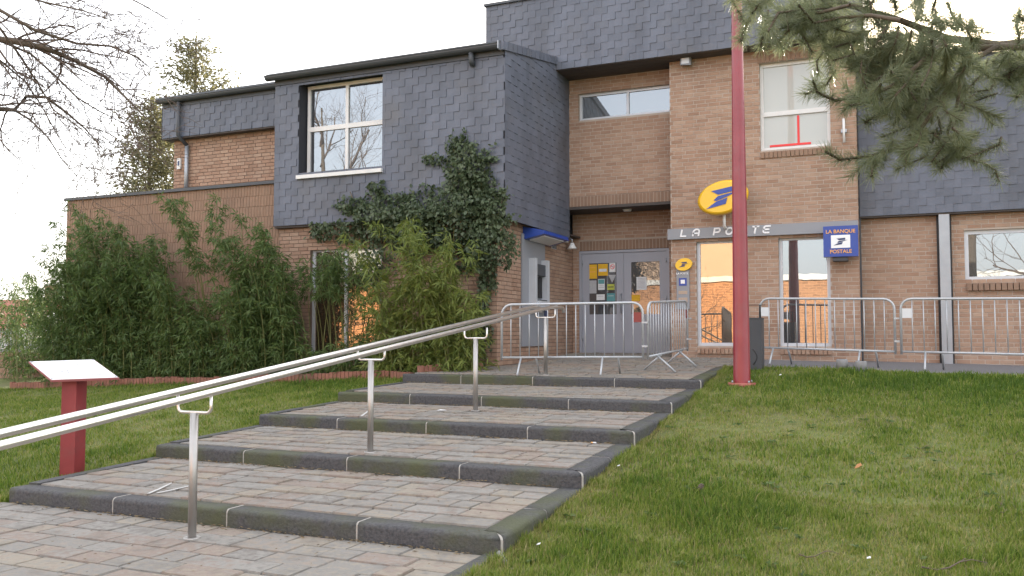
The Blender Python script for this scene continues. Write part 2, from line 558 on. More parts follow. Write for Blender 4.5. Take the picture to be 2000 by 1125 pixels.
# kerb stones: bullnosed profile swept along a run
def kerb_profile(h, w=KW, r=.032):
    p = [(0, -.03), (0, h - r)]
    for k in range(1, 5):
        a = math.pi / 2 * k / 4
        p.append((r - r * math.cos(a), h - r + r * math.sin(a)))
    p += [(w, h), (w, -.03)]
    return p
def kerb(a, b, inward, h, zbase=None, cut0=0, cut1=0, m=kerb_m, par=None):
    """stone from a to b (base line points, outer face); profile grows along inward; cut = mitre shift at the ends"""
    a, b, inward = np.asarray(a, float), np.asarray(b, float), unit(inward)
    t = unit((b - a) * np.array([1, 1, 0])); mb = MB(); prof = kerb_profile(h); n = len(prof)
    ns = 9; set_ = random.uniform(-.004, .003)                # each stone has settled a little differently
    for k in range(ns):
        f = k / (ns - 1); s = cut0 * (1 - f) if f < .5 else cut1 * f
        s = cut0 if k == 0 else (cut1 if k == ns - 1 else 0)
        for i, (d, z) in enumerate(prof):
            j = random.uniform(-.0022, .0022) if 0 < i < len(prof) - 1 else 0
            q = a + (b - a) * f + inward * (d + j) + t * s * d + np.array([0, 0, z + j + (set_ if z > 0 else 0)])
            mb.v.append(tuple(q))
    for k in range(ns - 1):
        for j in range(n - 1):
            o = k * n
            mb.f.append((o + j, o + j + 1, o + n + j + 1, o + n + j)); mb.r.append(0); mb.sm.append(1 <= j <= 5)
    mb.f.append(tuple(range(n))); mb.f.append(tuple(range(ns * n - 1, (ns - 1) * n - 1, -1))); mb.r += [0, 0]; mb.sm += [False, False]
    return build('kerb_stone', mb, m, par or path)
def joint(a, inward, h):
    """pale mortar in a joint: same profile, 2 mm back from the stone faces"""
    inward = unit(inward); a = np.asarray(a, float)
    t = np.array([-inward[1], inward[0], 0]) * .0085
    mb = MB(); prof = [(d + (.002 if d < .02 else 0), z - .002) for (d, z) in kerb_profile(h)]; n = len(prof)
    for s in (-1, 1):
        for (d, z) in prof:
            mb.v.append(tuple(a + inward * d + t * s + np.array([0, 0, z])))
    for j in range(n - 1):
        mb.f.append((j, j + 1, n + j + 1, n + j)); mb.r.append(0); mb.sm.append(False)
    mb.f.append(tuple(range(n))); mb.f.append(tuple(range(2 * n - 1, n - 1, -1))); mb.r += [0, 0]; mb.sm += [False, False]
    build('mortar_joint', mb, joint_m, path)
JX = [[220, 443, 697], [475, 677, 897], [658, 832, 1030], [800, 940, 1110], [900, 1040, 1200]]
JY = [985, 905, 835, 785, 745]
for i in range(5):
    zb = i * .18
    xs = [EX0] + [float(onY(p, JY[i], NY[i])[0]) for p in JX[i]] + [EX1]
    for k in range(4):
        kerb((xs[k] + .007, NY[i], zb), (xs[k + 1] - .007, NY[i], zb), (0, 1, 0), RISE, cut1=-1 if k == 3 else 0)
        if k:
            joint((xs[k], NY[i], zb), (0, 1, 0), RISE)
    # right-hand side kerb of this tread
    y1 = NY[i + 1] if i < 4 else 14.6
    nseg = 2 if i < 4 else 3
    ys = np.linspace(NY[i], y1, nseg + 1)
    for k in range(nseg):
        za, zb2 = path_z(ys[k] + 1e-4), path_z(ys[k + 1] - 1e-4)
        a = (EX1, ys[k] + (.012 if k == 0 else .006), za - .18); b = (EX1, ys[k + 1] - .006, zb2 - .18)
        kerb(a, b, (-1, 0, 0), .18, cut0=1 if k == 0 else 0)
        if k:
            joint((EX1, ys[k], za - .18), (-1, 0, 0), .18)
    # pale mortar in the mitre
    d = unit((-1, 1, 0)); mbj = MB(); prof = [(dd * 1.414 + (.003 if dd < .02 else 0), z - .001) for dd, z in kerb_profile(RISE)]
    n = len(prof)
    for s in (-1, 1):
        for (dd, z) in prof:
            mbj.v.append(tuple(np.array([EX1, NY[i], zb]) + d * dd + np.array([d[1], -d[0], 0]) * s * .009 + np.array([0, 0, z])))
    for j in range(n - 1):
        mbj.f.append((j, j + 1, n + j + 1, n + j)); mbj.r.append(0); mbj.sm.append(False)
    build('mortar_joint', mbj, joint_m, path)
# flush edging: left side of each tread, right side of the lower paving
for i in range(4):
    for k in range(2):
        ya = NY[i] + .2 + k * (NY[i + 1] - NY[i] - .2) / 2; yb = ya + (NY[i + 1] - NY[i] - .2) / 2 - .012
        za, zb = path_z(ya), path_z(yb - .001)
        mb = MB().hexa([(EX0, ya, za - .12), (EX0 + .12, ya, za - .12), (EX0 + .12, yb, zb - .12), (EX0, yb, zb - .12),
                        (EX0, ya, za + .004), (EX0 + .12, ya, za + .004), (EX0 + .12, yb, zb + .004), (EX0, yb, zb + .004)])
        build('edging_stone', mb, kerb_m, path)
for k in range(4):
    ya = NY[0] - 4 + k; mb = MB().box(EX1 - .12, EX1, ya, ya + .988, -.1, .012)
    build('edging_stone', mb, kerb_m, path)

# ------------------------------------------------------------------ post office building
PO = empty('post_office', (-6, 16, 1.0), 'two-storey brick and dark slate post office with flat fascia and large windows', 'building')
# brick unit: 1 x 1 x 1, front face at y = 0 looking to -y, slightly rounded arris
c_ = .03
bv = [(-.5, 1, -.5), (.5, 1, -.5), (.5, 1, .5), (-.5, 1, .5), (-.5, .12, -.5), (.5, .12, -.5), (.5, .12, .5), (-.5, .12, .5),
      (-.5 + c_ * .4, 0, -.5 + c_), (.5 - c_ * .4, 0, -.5 + c_), (.5 - c_ * .4, 0, .5 - c_), (-.5 + c_ * .4, 0, .5 - c_)]
bf = []
for l in (0, 4):
    for j in range(4):
        bf.append((l + j, l + (j + 1) % 4, l + 4 + (j + 1) % 4, l + 4 + j))
bf.append((8, 9, 10, 11))
BR = Pieces('brick', bv, bf, brick_m)
SB = Pieces('soldier_brick', bv, bf, soldier_m)
# slate unit: 1 x 1, side-lapped: flush on its left, proud on its right where it laps the next one
SL = Pieces('slate', [(-.5, .2, .5), (.5, -.5, .5), (.5, -1.1, -.5), (-.5, -.15, -.5), (.5, .5, -.5), (-.5, .5, -.5), (.5, .5, .5), (-.5, .5, .5)],
            [(3, 2, 1, 0), (3, 5, 4, 2), (2, 4, 6, 1), (0, 1, 6, 7)], slate_m)

def spans(u0, u1, cuts):
    out = [(u0, u1)]
    for (a, b) in cuts:
        nxt = []
        for (p, q) in out:
            if b <= p or a >= q:
                nxt.append((p, q)); continue
            if a > p: nxt.append((p, a))
            if b < q: nxt.append((b, q))
        out = nxt
    return out
def place(axis, c, u, z):
    return (u, c, z) if axis == 'Y' else (c, u, z)
def wall(axis, c, u0, u1, z0, z1, holes=(), reveal=.18, bond='run', name='wall', weight=1.0, pieces=True, zrun=None, mm=None):
    """brick wall: mortar backing 10 mm behind the brick faces, with reveals round the holes, and every brick laid on it"""
    mb = MB(); s = 1 if axis == 'Y' else -1                  # facing -Y or +X
    cb = c + s * (.005 if mm is None else .009)
    us = sorted({u0, u1, *[h[0] for h in holes], *[h[1] for h in holes]}); zs = sorted({z0, z1, *[h[2] for h in holes], *[h[3] for h in holes]})
    us = [u for u in us if u0 <= u <= u1]; zs = [z for z in zs if z0 <= z <= z1]
    for i in range(len(us) - 1):
        for j in range(len(zs) - 1):
            um, zm = (us[i] + us[i + 1]) / 2, (zs[j] + zs[j + 1]) / 2
            if any(h[0] < um < h[1] and h[2] < zm < h[3] for h in holes):
                continue
            mb.quad(*[place(axis, cb, u, z) for (u, z) in ((us[i], zs[j]), (us[i + 1], zs[j]), (us[i + 1], zs[j + 1]), (us[i], zs[j + 1]))])
    for h in holes:
        for (ua, za, ub, zb) in ((h[0], h[2], h[1], h[2]), (h[1], h[2], h[1], h[3]), (h[1], h[3], h[0], h[3]), (h[0], h[3], h[0], h[2])):
            mb.quad(place(axis, cb, ua, za), place(axis, cb, ub, zb), place(axis, cb + s * reveal, ub, zb), place(axis, cb + s * reveal, ua, za))
    w = build(name, mb, mm or mortar_m, PO, recalc=False)
    if not pieces:
        return w
    bw, bh, g = (.213, .063, .012) if bond == 'run' else (.065, .205, .009)
    P = BR if bond == 'run' else SB
    rz = 0 if axis == 'Y' else math.pi / 2
    row = 0; z = z0
    while z < z1 - .015:
        h = min(bh, z1 - z)
        cuts = [(q[0], q[1]) for q in holes if q[2] < z + h / 2 < q[3]]
        off = (0 if row % 2 else .5) * (bw + g) if bond == 'run' else (row % 3) * .02
        if bond == 'run' and row % 4 == 2: off = .25 * (bw + g)
        for (a, b) in spans(u0, u1, cuts):
            k = math.floor((a - off) / (bw + g)); x = off + k * (bw + g)
            while x < b:
                p, q = max(x, a), min(x + bw, b)
                if q - p > .02:
                    pc = place(axis, c + s * random.uniform(-.002, .003), (p + q) / 2, z + h / 2)
                    P.add(pc, rz, (q - p, .02, h), w, weight)
                x += bw + g
        z += bh + g; row += 1
    return w
SLW, SLH = .285, .145
def slates(axis, c, u0, u1, z0, z1, holes=(), weight=1.0, name='slate_wall', parent=None, flip=False, topf=None):
    s = 1 if axis == 'Y' else -1
    mb = MB(); cb = c + s * .012
    us = sorted({u0, u1, *[h[0] for h in holes], *[h[1] for h in holes]}); zs = sorted({z0, z1, *[h[2] for h in holes], *[h[3] for h in holes]})
    for i in range(len(us) - 1):
        for j in range(len(zs) - 1):
            um, zm = (us[i] + us[i + 1]) / 2, (zs[j] + zs[j + 1]) / 2
            if any(h[0] < um < h[1] and h[2] < zm < h[3] for h in holes):
                continue
            ta = topf(us[i]) if topf and j == len(zs) - 2 else zs[j + 1]
            tb = topf(us[i + 1]) if topf and j == len(zs) - 2 else zs[j + 1]
            mb.quad(*[place(axis, cb, u, z) for (u, z) in ((us[i], zs[j]), (us[i + 1], zs[j]), (us[i + 1], tb), (us[i], ta))])
    w = build(name, mb, slatebk_m, PO, recalc=False)
    rz = 0 if axis == 'Y' else math.pi / 2
    row = 0; z = z0
    zmax = max(z1, topf(u0), topf(u1)) if topf else z1
    while z < zmax - .02:
        cuts = [(q[0], q[1]) for q in holes if q[2] < z + SLH / 2 < q[3]]
        off = (row % 2) * .5 * SLW + random.uniform(-.02, .02)
        for (a, b) in spans(u0, u1, cuts):
            k = math.floor((a - off) / SLW); x = off + k * SLW
            while x < b:
                p, q = max(x, a), min(x + SLW - .003, b)
                h = SLH
                zt = topf((p + q) / 2) if topf else z1
                h = min(h, zt - z)
                if q - p > .03 and h > .03:
                    pc = place(axis, c, (p + q) / 2, z + h / 2)
                    SL.add(pc, rz, (q - p, random.uniform(.006, .014) * (q - p) / SLW, h), w, weight)
                x += SLW
        z += SLH; row += 1
    return w

def window(u0, u1, z0, z1, Y, cols=(.5,), rows=(), fw=.055, m=alu_m, pane=pane_m, sill=None, depth=.06, name='window', inner=None):
    """frame of bars in plane Y (front), panes 25 mm behind; cols/rows are bar positions as fractions"""
    mb = MB()
    mb.box(u0, u0 + fw, Y, Y + depth, z0, z1); mb.box(u1 - fw, u1, Y, Y + depth, z0, z1)
    mb.box(u0 + fw, u1 - fw, Y, Y + depth, z0, z0 + fw); mb.box(u0 + fw, u1 - fw, Y, Y + depth, z1 - fw, z1)
    w = build(name, mb, m, PO)
    cu = [u0 + fw] + [u0 + (u1 - u0) * c for c in cols] + [u1 - fw]
    cz = [z0 + fw] + [z0 + (z1 - z0) * r for r in rows] + [z1 - fw]
    for c in cols:
        x = u0 + (u1 - u0) * c; build('mullion', MB().box(x - fw * .5, x + fw * .5, Y - .004, Y + depth - .008, z0 + fw, z1 - fw), m, w)
    for r in rows:
        z = z0 + (z1 - z0) * r; build('transom', MB().box(u0 + fw, u1 - fw, Y - .008, Y + depth - .012, z - fw * .7, z + fw * .7), m, w)
    for i in range(len(cu) - 1):
        for j in range(len(cz) - 1):
            build('pane', MB().box(cu[i] - .01, cu[i + 1] + .01, Y + .028, Y + .036, cz[j] - .01, cz[j + 1] + .01), pane, w)
    if sill:
        build('sill', MB().box(u0 - sill[0], u1 + sill[1], Y - sill[2], Y + .03, z0 - sill[3], z0 - .002), sill[4], w)
    return w

YP, YR, YD, YF = 16.8, 17.22, 18.0, 16.42                   # pillar front, upper recess wall, door wall, big fascia
YQ_ = 17.2
XS, YB = -6.1, 13.85                                        # slate box: side face, front face
BX, BY = -6.3, 13.97                                        # brick block below it
PL, PR = -3.85, -.44                                        # pillar edges
g0 = 1.0
# pillar
W1 = (-3.36, -2.55, 1.27, 3.30); W2 = (-1.83, -.93, 1.27, 3.30)
UW = (-2.13, -.88, 4.95, 6.62)
wall('Y', YP, PL, PR, .95, 6.93, [W1, W2, UW], .20, weight=1.5)
wall('X', PR, YP, 17.7, .95, 6.93, pieces=True, weight=.05)
for (q, nm) in ((W1, panew_m), (W2, pane_m)):
    w = window(q[0], q[1], q[2], q[3], YP + .09, cols=(), rows=(), fw=.06, pane=nm, sill=(0, 0, .05, .05, alu_m))
    for k in range(int((q[1] - q[0]) / .075)):
        x = q[0] + .01 + k * .075
        build('sill_brick', MB().hexa([(x, YP - .05, q[2] - .145), (x + .063, YP - .05, q[2] - .145), (x + .063, YP + .1, q[2] - .13), (x, YP + .1, q[2] - .13),
                                       (x, YP - .055, q[2] - .062), (x + .063, YP - .055, q[2] - .062), (x + .063, YP + .1, q[2] - .052), (x, YP + .1, q[2] - .052)]), brick_m, w)
w = window(UW[0], UW[1], UW[2], UW[3], YP + .10, cols=(), rows=(.42,), fw=.06, m=white_m, pane=blind_m, sill=(0, 0, .05, .03, white_m))
for k in range(16):
    x = UW[0] + .01 + k * .0775
    build('sill_brick', MB().box(x, x + .065, YP - .03, YP + .09, UW[2] - .15, UW[2] - .036), soldier_m, w)
for k in range(17):
    x = UW[0] - .03 + k * .0775
    build('lintel_brick', MB().box(x, x + .065, YP - .012, YP + .1, UW[3] + .006, UW[3] + .20), soldier_m, w)
tp = mat('red_tape', [(.75, .05, .05)], .6)
build('tape', MB().box(UW[0] + .16, UW[0] + .90, YP + .117, YP + .124, UW[2] + .075, UW[2] + .115), tp, w)
build('tape', MB().box(UW[0] + .66, UW[0] + .70, YP + .117, YP + .124, UW[2] + .117, UW[2] + .64), tp, w)
# upper recess wall with the strip window, soldier course along its foot
RW = (onY(1130, 230, YR)[0], PL - .02, float(onY(1130, 236, YR)[2]), float(onY(1130, 184, YR)[2]))
wall('Y', YR, XS - .05, PL + .02, 4.38, 6.9, [RW], .16, weight=1.1)
wall('Y', YR - .004, XS - .05, PL + .02, 4.165, 4.375, bond='soldier', weight=1.1)
w = window(RW[0], RW[1], RW[2], RW[3], YR + .08, cols=(.52,), fw=.055, pane=pane2_m, sill=(.02, 0, .06, .05, alu_m))
# door wall
DX0, DX1 = float(onY(1131, 600, YD)[0]), float(onY(1308, 600, YD)[0])
DZ0, DZ1 = 1.09, float(onY(1131, 491, YD)[2])
wall('Y', YD, BX, PL + .02, 1.0, 4.165, [(DX0, DX1, 1.0, DZ1 + .23)], .15, weight=.8)
wall('Y', YD + .006, DX0, DX1, DZ1 + .006, DZ1 + .226, bond='soldier', weight=.9)
build('soffit', MB().box(BX, PL, YR - .02, YD, 4.105, 4.160), soffit_m, PO)
build('soffit_lamp', MB().tube([(-4.95, 17.6, 4.104), (-4.95, 17.6, 4.06)], [.10, .075], 14), white_m, PO)
# ATM side wall and front wall of the brick block
GW = (onY(606, 500, BY)[0], onY(745, 500, BY)[0], 1.0, 3.15)
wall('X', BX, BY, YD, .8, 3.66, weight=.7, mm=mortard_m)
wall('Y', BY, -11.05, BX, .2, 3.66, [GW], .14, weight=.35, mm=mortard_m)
window(GW[0], GW[1], GW[2], GW[3], BY + .08, cols=(.48,), fw=.06, pane=panew_m)
# low left wall of soldier bricks and its coping
LW0 = float(onY(127, 500, BY)[0])
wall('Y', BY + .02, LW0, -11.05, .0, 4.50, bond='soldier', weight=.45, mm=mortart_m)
build('coping', MB().box(LW0 - .05, -11.0, BY - .03, BY + .45, 4.50, 4.56), dark_m, PO)
build('flat_roof', MB().box(LW0, -11.0, BY + .4, 14.9, 4.40, 4.48), dark_m, PO)
build('end_wall', MB().box(LW0, LW0 + .2, BY + .032, 18, 0, 4.49), brick_m, PO)
# upper left wing
YW = 14.75
XW0 = float(onY(340, 300, YW)[0])
wall('Y', YW, XW0, -11.0, 4.45, 6.1, weight=.6, mm=mortard_m)
build('end_wall', MB().box(XW0, XW0 + .2, YW + .03, 19, 4.4, 6.6), brick_m, PO)
zf0, zf1 = float(onY(369, 265, YW - .2)[2]), float(onY(318, 212, YW - .2)[2])
XF0 = float(onY(317, 240, YW - .2)[0])
slates('Y', YW - .2, XF0, -11.0, zf0, zf1, weight=1.0)
build('soffit', MB().box(XF0, -11.0, YW - .19, YW + .1, zf0 - .03, zf0 - .004), soffit_m, PO)
build('fascia_end', MB().box(XF0 - .02, XF0 + .01, YW - .2, 19, zf0, zf1), slatebk_m, PO)
def gutter(x0, x1, y, z, r, name='gutter'):
    """half-round gutter with rolled lip, running along X"""
    mb = MB(); n = 9; prof = []
    for k in range(n):
        a = math.pi * k / (n - 1)
        prof.append((y - r * math.cos(a) - 0, z - r * math.sin(a)))
    for k in range(n - 1):
        (ya, za), (yb, zb) = prof[k], prof[k + 1]
        mb.quad((x0, ya, za), (x1, ya, za), (x1, yb, zb), (x0, yb, zb), sm=True)
        mb.quad((x0, ya + .006, za + .006), (x1, ya + .006, za + .006), (x1, yb, zb + .008), (x0, yb, zb + .008), sm=True)
    mb.tube([(x0, y - r, z + .004), (x1, y - r, z + .004)], .011, 6)
    k0 = len(mb.v); mb.v += [(x0, p[0], p[1]) for p in prof]; mb.f.append(tuple(range(k0, k0 + n))); mb.r.append(0); mb.sm.append(False)
    k0 = len(mb.v); mb.v += [(x1, p[0], p[1]) for p in prof]; mb.f.append(tuple(range(k0, k0 + n))); mb.r.append(0); mb.sm.append(False)
    return build(name, mb, dark_m, PO, recalc=False)
gutter(XF0 - .05, -11.02, YW - .29, zf1 + .15, .075)
build('fascia_board', MB().box(XF0, -11.0, YW - .215, YW - .1, zf1, zf1 + .17), dark_m, PO)
build('roof', MB().hexa([(XF0 - .05, YW - .35, zf1 + .17), (-11, YW - .35, zf1 + .17), (-11, 20, zf1 + .5), (XF0 - .05, 20, zf1 + .5),
                         (XF0 - .05, YW - .35, zf1 + .20), (-11, YW - .35, zf1 + .20), (-11, 20, zf1 + .53), (XF0 - .05, 20, zf1 + .53)]), dark_m, PO)
xd = float(onY(346, 250, YW - .3)[0]); xd2 = float(onY(363, 300, YW - .1)[0])
build('downpipe', MB().tube([(xd, YW - .27, zf1 + .1), (xd, YW - .27, zf0 + .02), (xd2, YW - .07, zf0 - .18)], .045, 10), dark_m, PO)
build('downpipe', MB().tube([(xd2, YW - .07, zf0 - .17), (xd2, YW - .07, 4.45)], .045, 10), zinc_m, PO)
# slate box
BL = float(onY(536, 300, YB)[0])
SWIN = (float(onY(583, 340, YB)[0]), float(onY(746, 330, YB)[0]), float(onY(745, 333, YB)[2]) + .04, 6.42)
BB = 3.62
slates('Y', YB, BL, XS, BB, 6.42, [SWIN], weight=1.0)
rt = lambda y: 6.60 + (y - YB) * .19
slates('X', XS, YB, YR, BB - .1, 6.42, weight=1.4, topf=lambda y: rt(y) - .02)
build('soffit', MB().box(BL, XS - .02, YB + .03, YD, BB - .04, BB - .005), soffit_m, PO)
rv = MB()                                                    # slate reveal round the box window
for (ua, za, ub, zb) in ((SWIN[0], SWIN[2], SWIN[1], SWIN[2]), (SWIN[1], SWIN[2], SWIN[1], SWIN[3]), (SWIN[0], SWIN[3], SWIN[0], SWIN[2])):
    rv.quad((ua, YB, za), (ub, YB, zb), (ub, YB + .42, zb), (ua, YB + .42, za))
rv.quad((SWIN[0], YB + .42, SWIN[2]), (SWIN[1], YB + .42, SWIN[2]), (SWIN[1], YB + .42, SWIN[3]), (SWIN[0], YB + .42, SWIN[3]))
build('window_reveal', rv, navy_m if False else slatebk_m, PO)
wx0 = float(onY(600, 300, YB + .22)[0])
w = window(wx0, SWIN[1] - .01, SWIN[2], 6.40, YB + .22, cols=(.5,), rows=(.52,), fw=.065, m=white_m, pane=pane_m)
build('sill', MB().box(SWIN[0] - .02, SWIN[1] + .02, YB - .06, YB + .215, SWIN[2] - .075, SWIN[2] - .004), white_m, w)
gutter(BL - .12, XS - .06, YB - .12, 6.585, .085)
build('fascia_board', MB().box(BL, XS - .012, YB - .02, YB + .4, 6.425, 6.60), dark_m, PO)
build('roof', MB().hexa([(BL - .1, YB - .16, 6.60), (XS - .02, YB - .16, 6.60), (XS - .02, YR, rt(YR)), (BL - .1, YR, rt(YR)),
                         (BL - .1, YB - .16, 6.63), (XS - .02, YB - .16, 6.63), (XS - .02, YR, rt(YR) + .03), (BL - .1, YR, rt(YR) + .03)]), dark_m, PO)
y = YB - .15
while y < YR - .3:                                           # capping slates along the sloping verge
    build('verge_slate', MB().hexa([(XS - .06, y, rt(y) - .10), (XS + .035, y, rt(y) - .10), (XS + .03, y + .215, rt(y + .21) - .10), (XS - .06, y + .215, rt(y + .21) - .10),
                                    (XS - .06, y, rt(y) + .055), (XS + .035, y, rt(y) + .055), (XS + .03, y + .215, rt(y + .21) + .05), (XS - .06, y + .215, rt(y + .21) + .05)]), slate_m, PO)
    y += .22
build('gutter_end', MB().box(XS - .05, XS - .035, YB - .22, YB - .02, 6.48, 6.62), zinc_m, PO)
build('gutter_outlet', MB().tube([(XS - .62, YB - .1, 6.52), (XS - .62, YB - .08, 6.36), (XS - .62, YB - .03, 6.30)], .05, 10), dark_m, PO)
# big slate fascia over the entrance
FZ0, FZ1 = float(onY(1074, 138, YF)[2]), 8.42
FX0, FX1 = float(onY(949, 40, YF)[0]), -.30
slates('Y', YF, FX0, FX1, FZ0, FZ1, weight=1.1)
build('fascia_side', MB().box(FX1, FX1 + .02, YF, 21, FZ0, FZ1), slatebk_m, PO)
build('fascia_cap', MB().box(FX0 - .03, FX1 + .04, YF - .05, 21, FZ1, FZ1 + .05), dark_m, PO)
k = 0; y = YF + .02
while y < 17.9:
    build('soffit_board', MB().box(XS - .3, FX1, y, y + .118, FZ0 - .012 - .003 * (k % 2), FZ0 + .02), soffit_m, PO)
    y += .12; k += 1
build('core', MB().box(-10.9, PR - .03, YD + .4, 21, -1, 8.35), dark_m, PO)
build('core', MB().box(LW0 + .25, BX - .05, 14.95, YD + .38, -1, 4.35), dark_m, PO)  # this and the next cores: unseen solid fill, added to stop sun leaking through
build('core', MB().box(-10.9, BX - .05, 14.45, YD + .39, 4.36, 6.55), dark_m, PO)
build('core', MB().box(PR - .02, 7.45, 17.72, 20.1, -1, 6.5), dark_m, PO)
build('core', MB().box(PL + .05, PR - .04, 17.3, YD + .38, -1, 6.9), dark_m, PO)
build('core', MB().box(PR - .03, PR + .03, YQ_ + .03, 17.71, -1, 6.9), dark_m, PO)  # unseen filler added to block the sun in the slit beside the pillar
build('footing', MB().box(-17, 7.5, 18.05, 20, -1, 1.0), dark_m, PO)
# right-hand wing: slate above, brick below, tiled roof
YQ = 17.2
QB = 3.66
RWN = (float(onY(1884, 500, YQ + .18)[0]), 3.6, float(onY(1884, 548, YQ + .18)[2]), float(onY(1884, 450, YQ + .18)[2]))
wall('Y', YQ + .18, PR - .02, 7.5, .75, QB + .05, [RWN], .15, weight=.75)
w = window(RWN[0], RWN[1], RWN[2], RWN[3], YQ + .25, cols=(.5,), fw=.07, pane=pane_m, sill=(0, 0, .06, .05, alu_m))
for k in range(20):
    x = RWN[0] + .02 + k * .09
    build('sill_brick', MB().box(x, x + .075, YQ + .10, YQ + .3, RWN[2] - .18, RWN[2] - .056), soldier_m, w)
QT = 6.45
slates('Y', YQ, PR + .02, 7.5, QB, QT, weight=.8)
build('soffit', MB().box(PR, 7.5, YQ + .02, YQ + .3, QB - .03, QB - .004), soffit_m, PO)
xq = float(onY(1847, 560, YQ + .05)[0])
build('downspout_casing', MB().box(xq - .085, xq + .085, YQ + .02, YQ + .165, .8, QB - .03), zinc_m, PO)
build('downspout_gap', MB().box(xq - .118, xq + .118, YQ + .13, YQ + .172, .8, QB - .03), black_m, PO)
roofq = build('tiled_roof', MB().hexa([(PR + .05, YQ - .12, QT), (7.6, YQ - .12, QT), (7.6, 20.2, QT + .62), (PR + .05, 20.2, QT + .62),
                                       (PR + .05, YQ - .12, QT + .03), (7.6, YQ - .12, QT + .03), (7.6, 20.2, QT + .65), (PR + .05, 20.2, QT + .65)]), dark_m, PO)
tile_m = mat('roof_tile', [(.11, .075, .06), (.16, .11, .09), (.13, .10, .085)], .8, 5, rnd=.5)
TL = Pieces('roof_tile', [(-.5, -.5, .4), (.5, -.5, .4), (.5, .5, -.2), (-.5, .5, -.2), (-.5, -.5, -.6), (.5, -.5, -.6)], [(0, 1, 2, 3), (4, 5, 1, 0)], tile_m)
for r in range(12):
    yy = YQ - .02 + r * .25
    for k in range(26):
        TL.add((PR + .2 + k * .3 + (r % 2) * .15, yy, QT + .045 + (yy - YQ + .12) * .1865), 0, (.292, .27, .045), roofq)
TL.finish(roofq, 'tiles')
BR.finish(PO, 'brickwork'); SB.finish(PO, 'soldier_brickwork'); SL.finish(PO, 'slating')
# entrance double door
def door():
    mid = (DX0 + DX1) / 2
    mb = MB(); f = .055
    mb.box(DX0, DX0 + f, YD + .02, YD + .12, 1.06, DZ1); mb.box(DX1 - f, DX1, YD + .02, YD + .12, 1.06, DZ1); mb.box(DX0 + f, DX1 - f, YD + .02, YD + .12, DZ1 - f, DZ1)
    d = build('door', mb, greydoor_m, PO)
    for (a, b, k) in ((DX0 + f + .004, mid - .003, 0), (mid + .003, DX1 - f - .004, 1)):
        pz0, pz1 = 1.92, 3.03
        pa, pb = a + .16, b - .16
        m2 = MB(); m2.box(a, pa, YD + .045, YD + .09, 1.075, DZ1 - f - .004); m2.box(pb, b, YD + .045, YD + .09, 1.075, DZ1 - f - .004)
        m2.box(pa, pb, YD + .045, YD + .09, 1.075, pz0); m2.box(pa, pb, YD + .045, YD + .09, pz1, DZ1 - f - .004)
        build('door_leaf', m2, greydoor_m, d)
        build('pane', MB().box(pa - .01, pb + .01, YD + .066, YD + .076, pz0 - .01, pz1 + .01), dpane_m, d)
        for z in (1.35, 2.2, 3.0):
            x = a + .01 if k == 0 else b - .01
            build('hinge', MB().tube([(x, YD + .035, z), (x, YD + .035, z + .1)], .012, 8), zinc_m, d)
    build('handle', MB().tube([(mid - .05, YD + .04, 1.95), (mid - .05, YD - .02, 1.95), (mid - .05, YD - .02, 2.35), (mid - .05, YD + .04, 2.35)], .012, 8), zinc_m, d)
    build('lock', MB().tube([(mid - .06, YD + .05, 1.82), (mid - .06, YD + .03, 1.82)], .02, 10), zinc_m, d)
    build('threshold', MB().box(DX0, DX1, YD - .01, YD + .14, 1.02, 1.07), concrete_m, d)
    return d
door()

# ------------------------------------------------------------------ signs and fittings on the building
def strokes(mb, letter, o, u, v, w, h, t, depth, shear=.22):
    """letters of even stroke, as the wide slanted lettering on the fascia strip"""
    A = lambda cx, cy, rx, ry, a0, a1, n=8: [(cx + rx * math.cos(R(a0 + (a1 - a0) * i / n)), cy + ry * math.sin(R(a0 + (a1 - a0) * i / n))) for i in range(n + 1)]
    G = {'L': [[(.05, 1), (.05, 0), (.85, 0)]],
         'A': [[(0, 0), (0, .6)] + A(.4, .6, .4, .4, 180, 90, 5) + A(.5, .6, .4, .4, 90, 0, 5) + [(.9, 0)], [(0, .38), (.9, .38)]],
         'P': [[(.05, 0), (.05, 1), (.6, 1)] + A(.6, .7, .3, .3, 90, -90, 8) + [(.05, .4)]],
         'O': [A(.5, .5, .5, .5, 0, 360, 20)],
         'S': [A(.66, .72, .26, .28, 60, 90, 3) + [(.35, 1)] + A(.3, .76, .26, .24, 90, 270, 7) + [(.6, .52)] + A(.62, .26, .26, .26, 90, -90, 7) + [(.05, 0)]],
         'T': [[(0, 1), (.9, 1)], [(.45, 1), (.45, 0)]],
         'E': [[(.9, 1), (.3, 1)] + A(.3, .7, .28, .3, 90, 180, 4) + A(.3, .3, .28, .3, 180, 270, 4) + [(.9, 0)], [(.02, .5), (.8, .5)]]}
    for pl in G[letter]:
        pts = [np.array([(x + shear * y) * h, y * h]) for (x, y) in pl]
        for i in range(len(pts) - 1):
            a, b = pts[i], pts[i + 1]; d = b - a; L = np.linalg.norm(d)
            if L < 1e-6: continue
            d = d / L; nn = np.array([-d[1], d[0]]) * t / 2; e = d * t * .30
            mb.prism([tuple(a - e - nn), tuple(b + e - nn), tuple(b + e + nn), tuple(a - e + nn)], o, u, v, w, depth + .0003 * (i % 3))
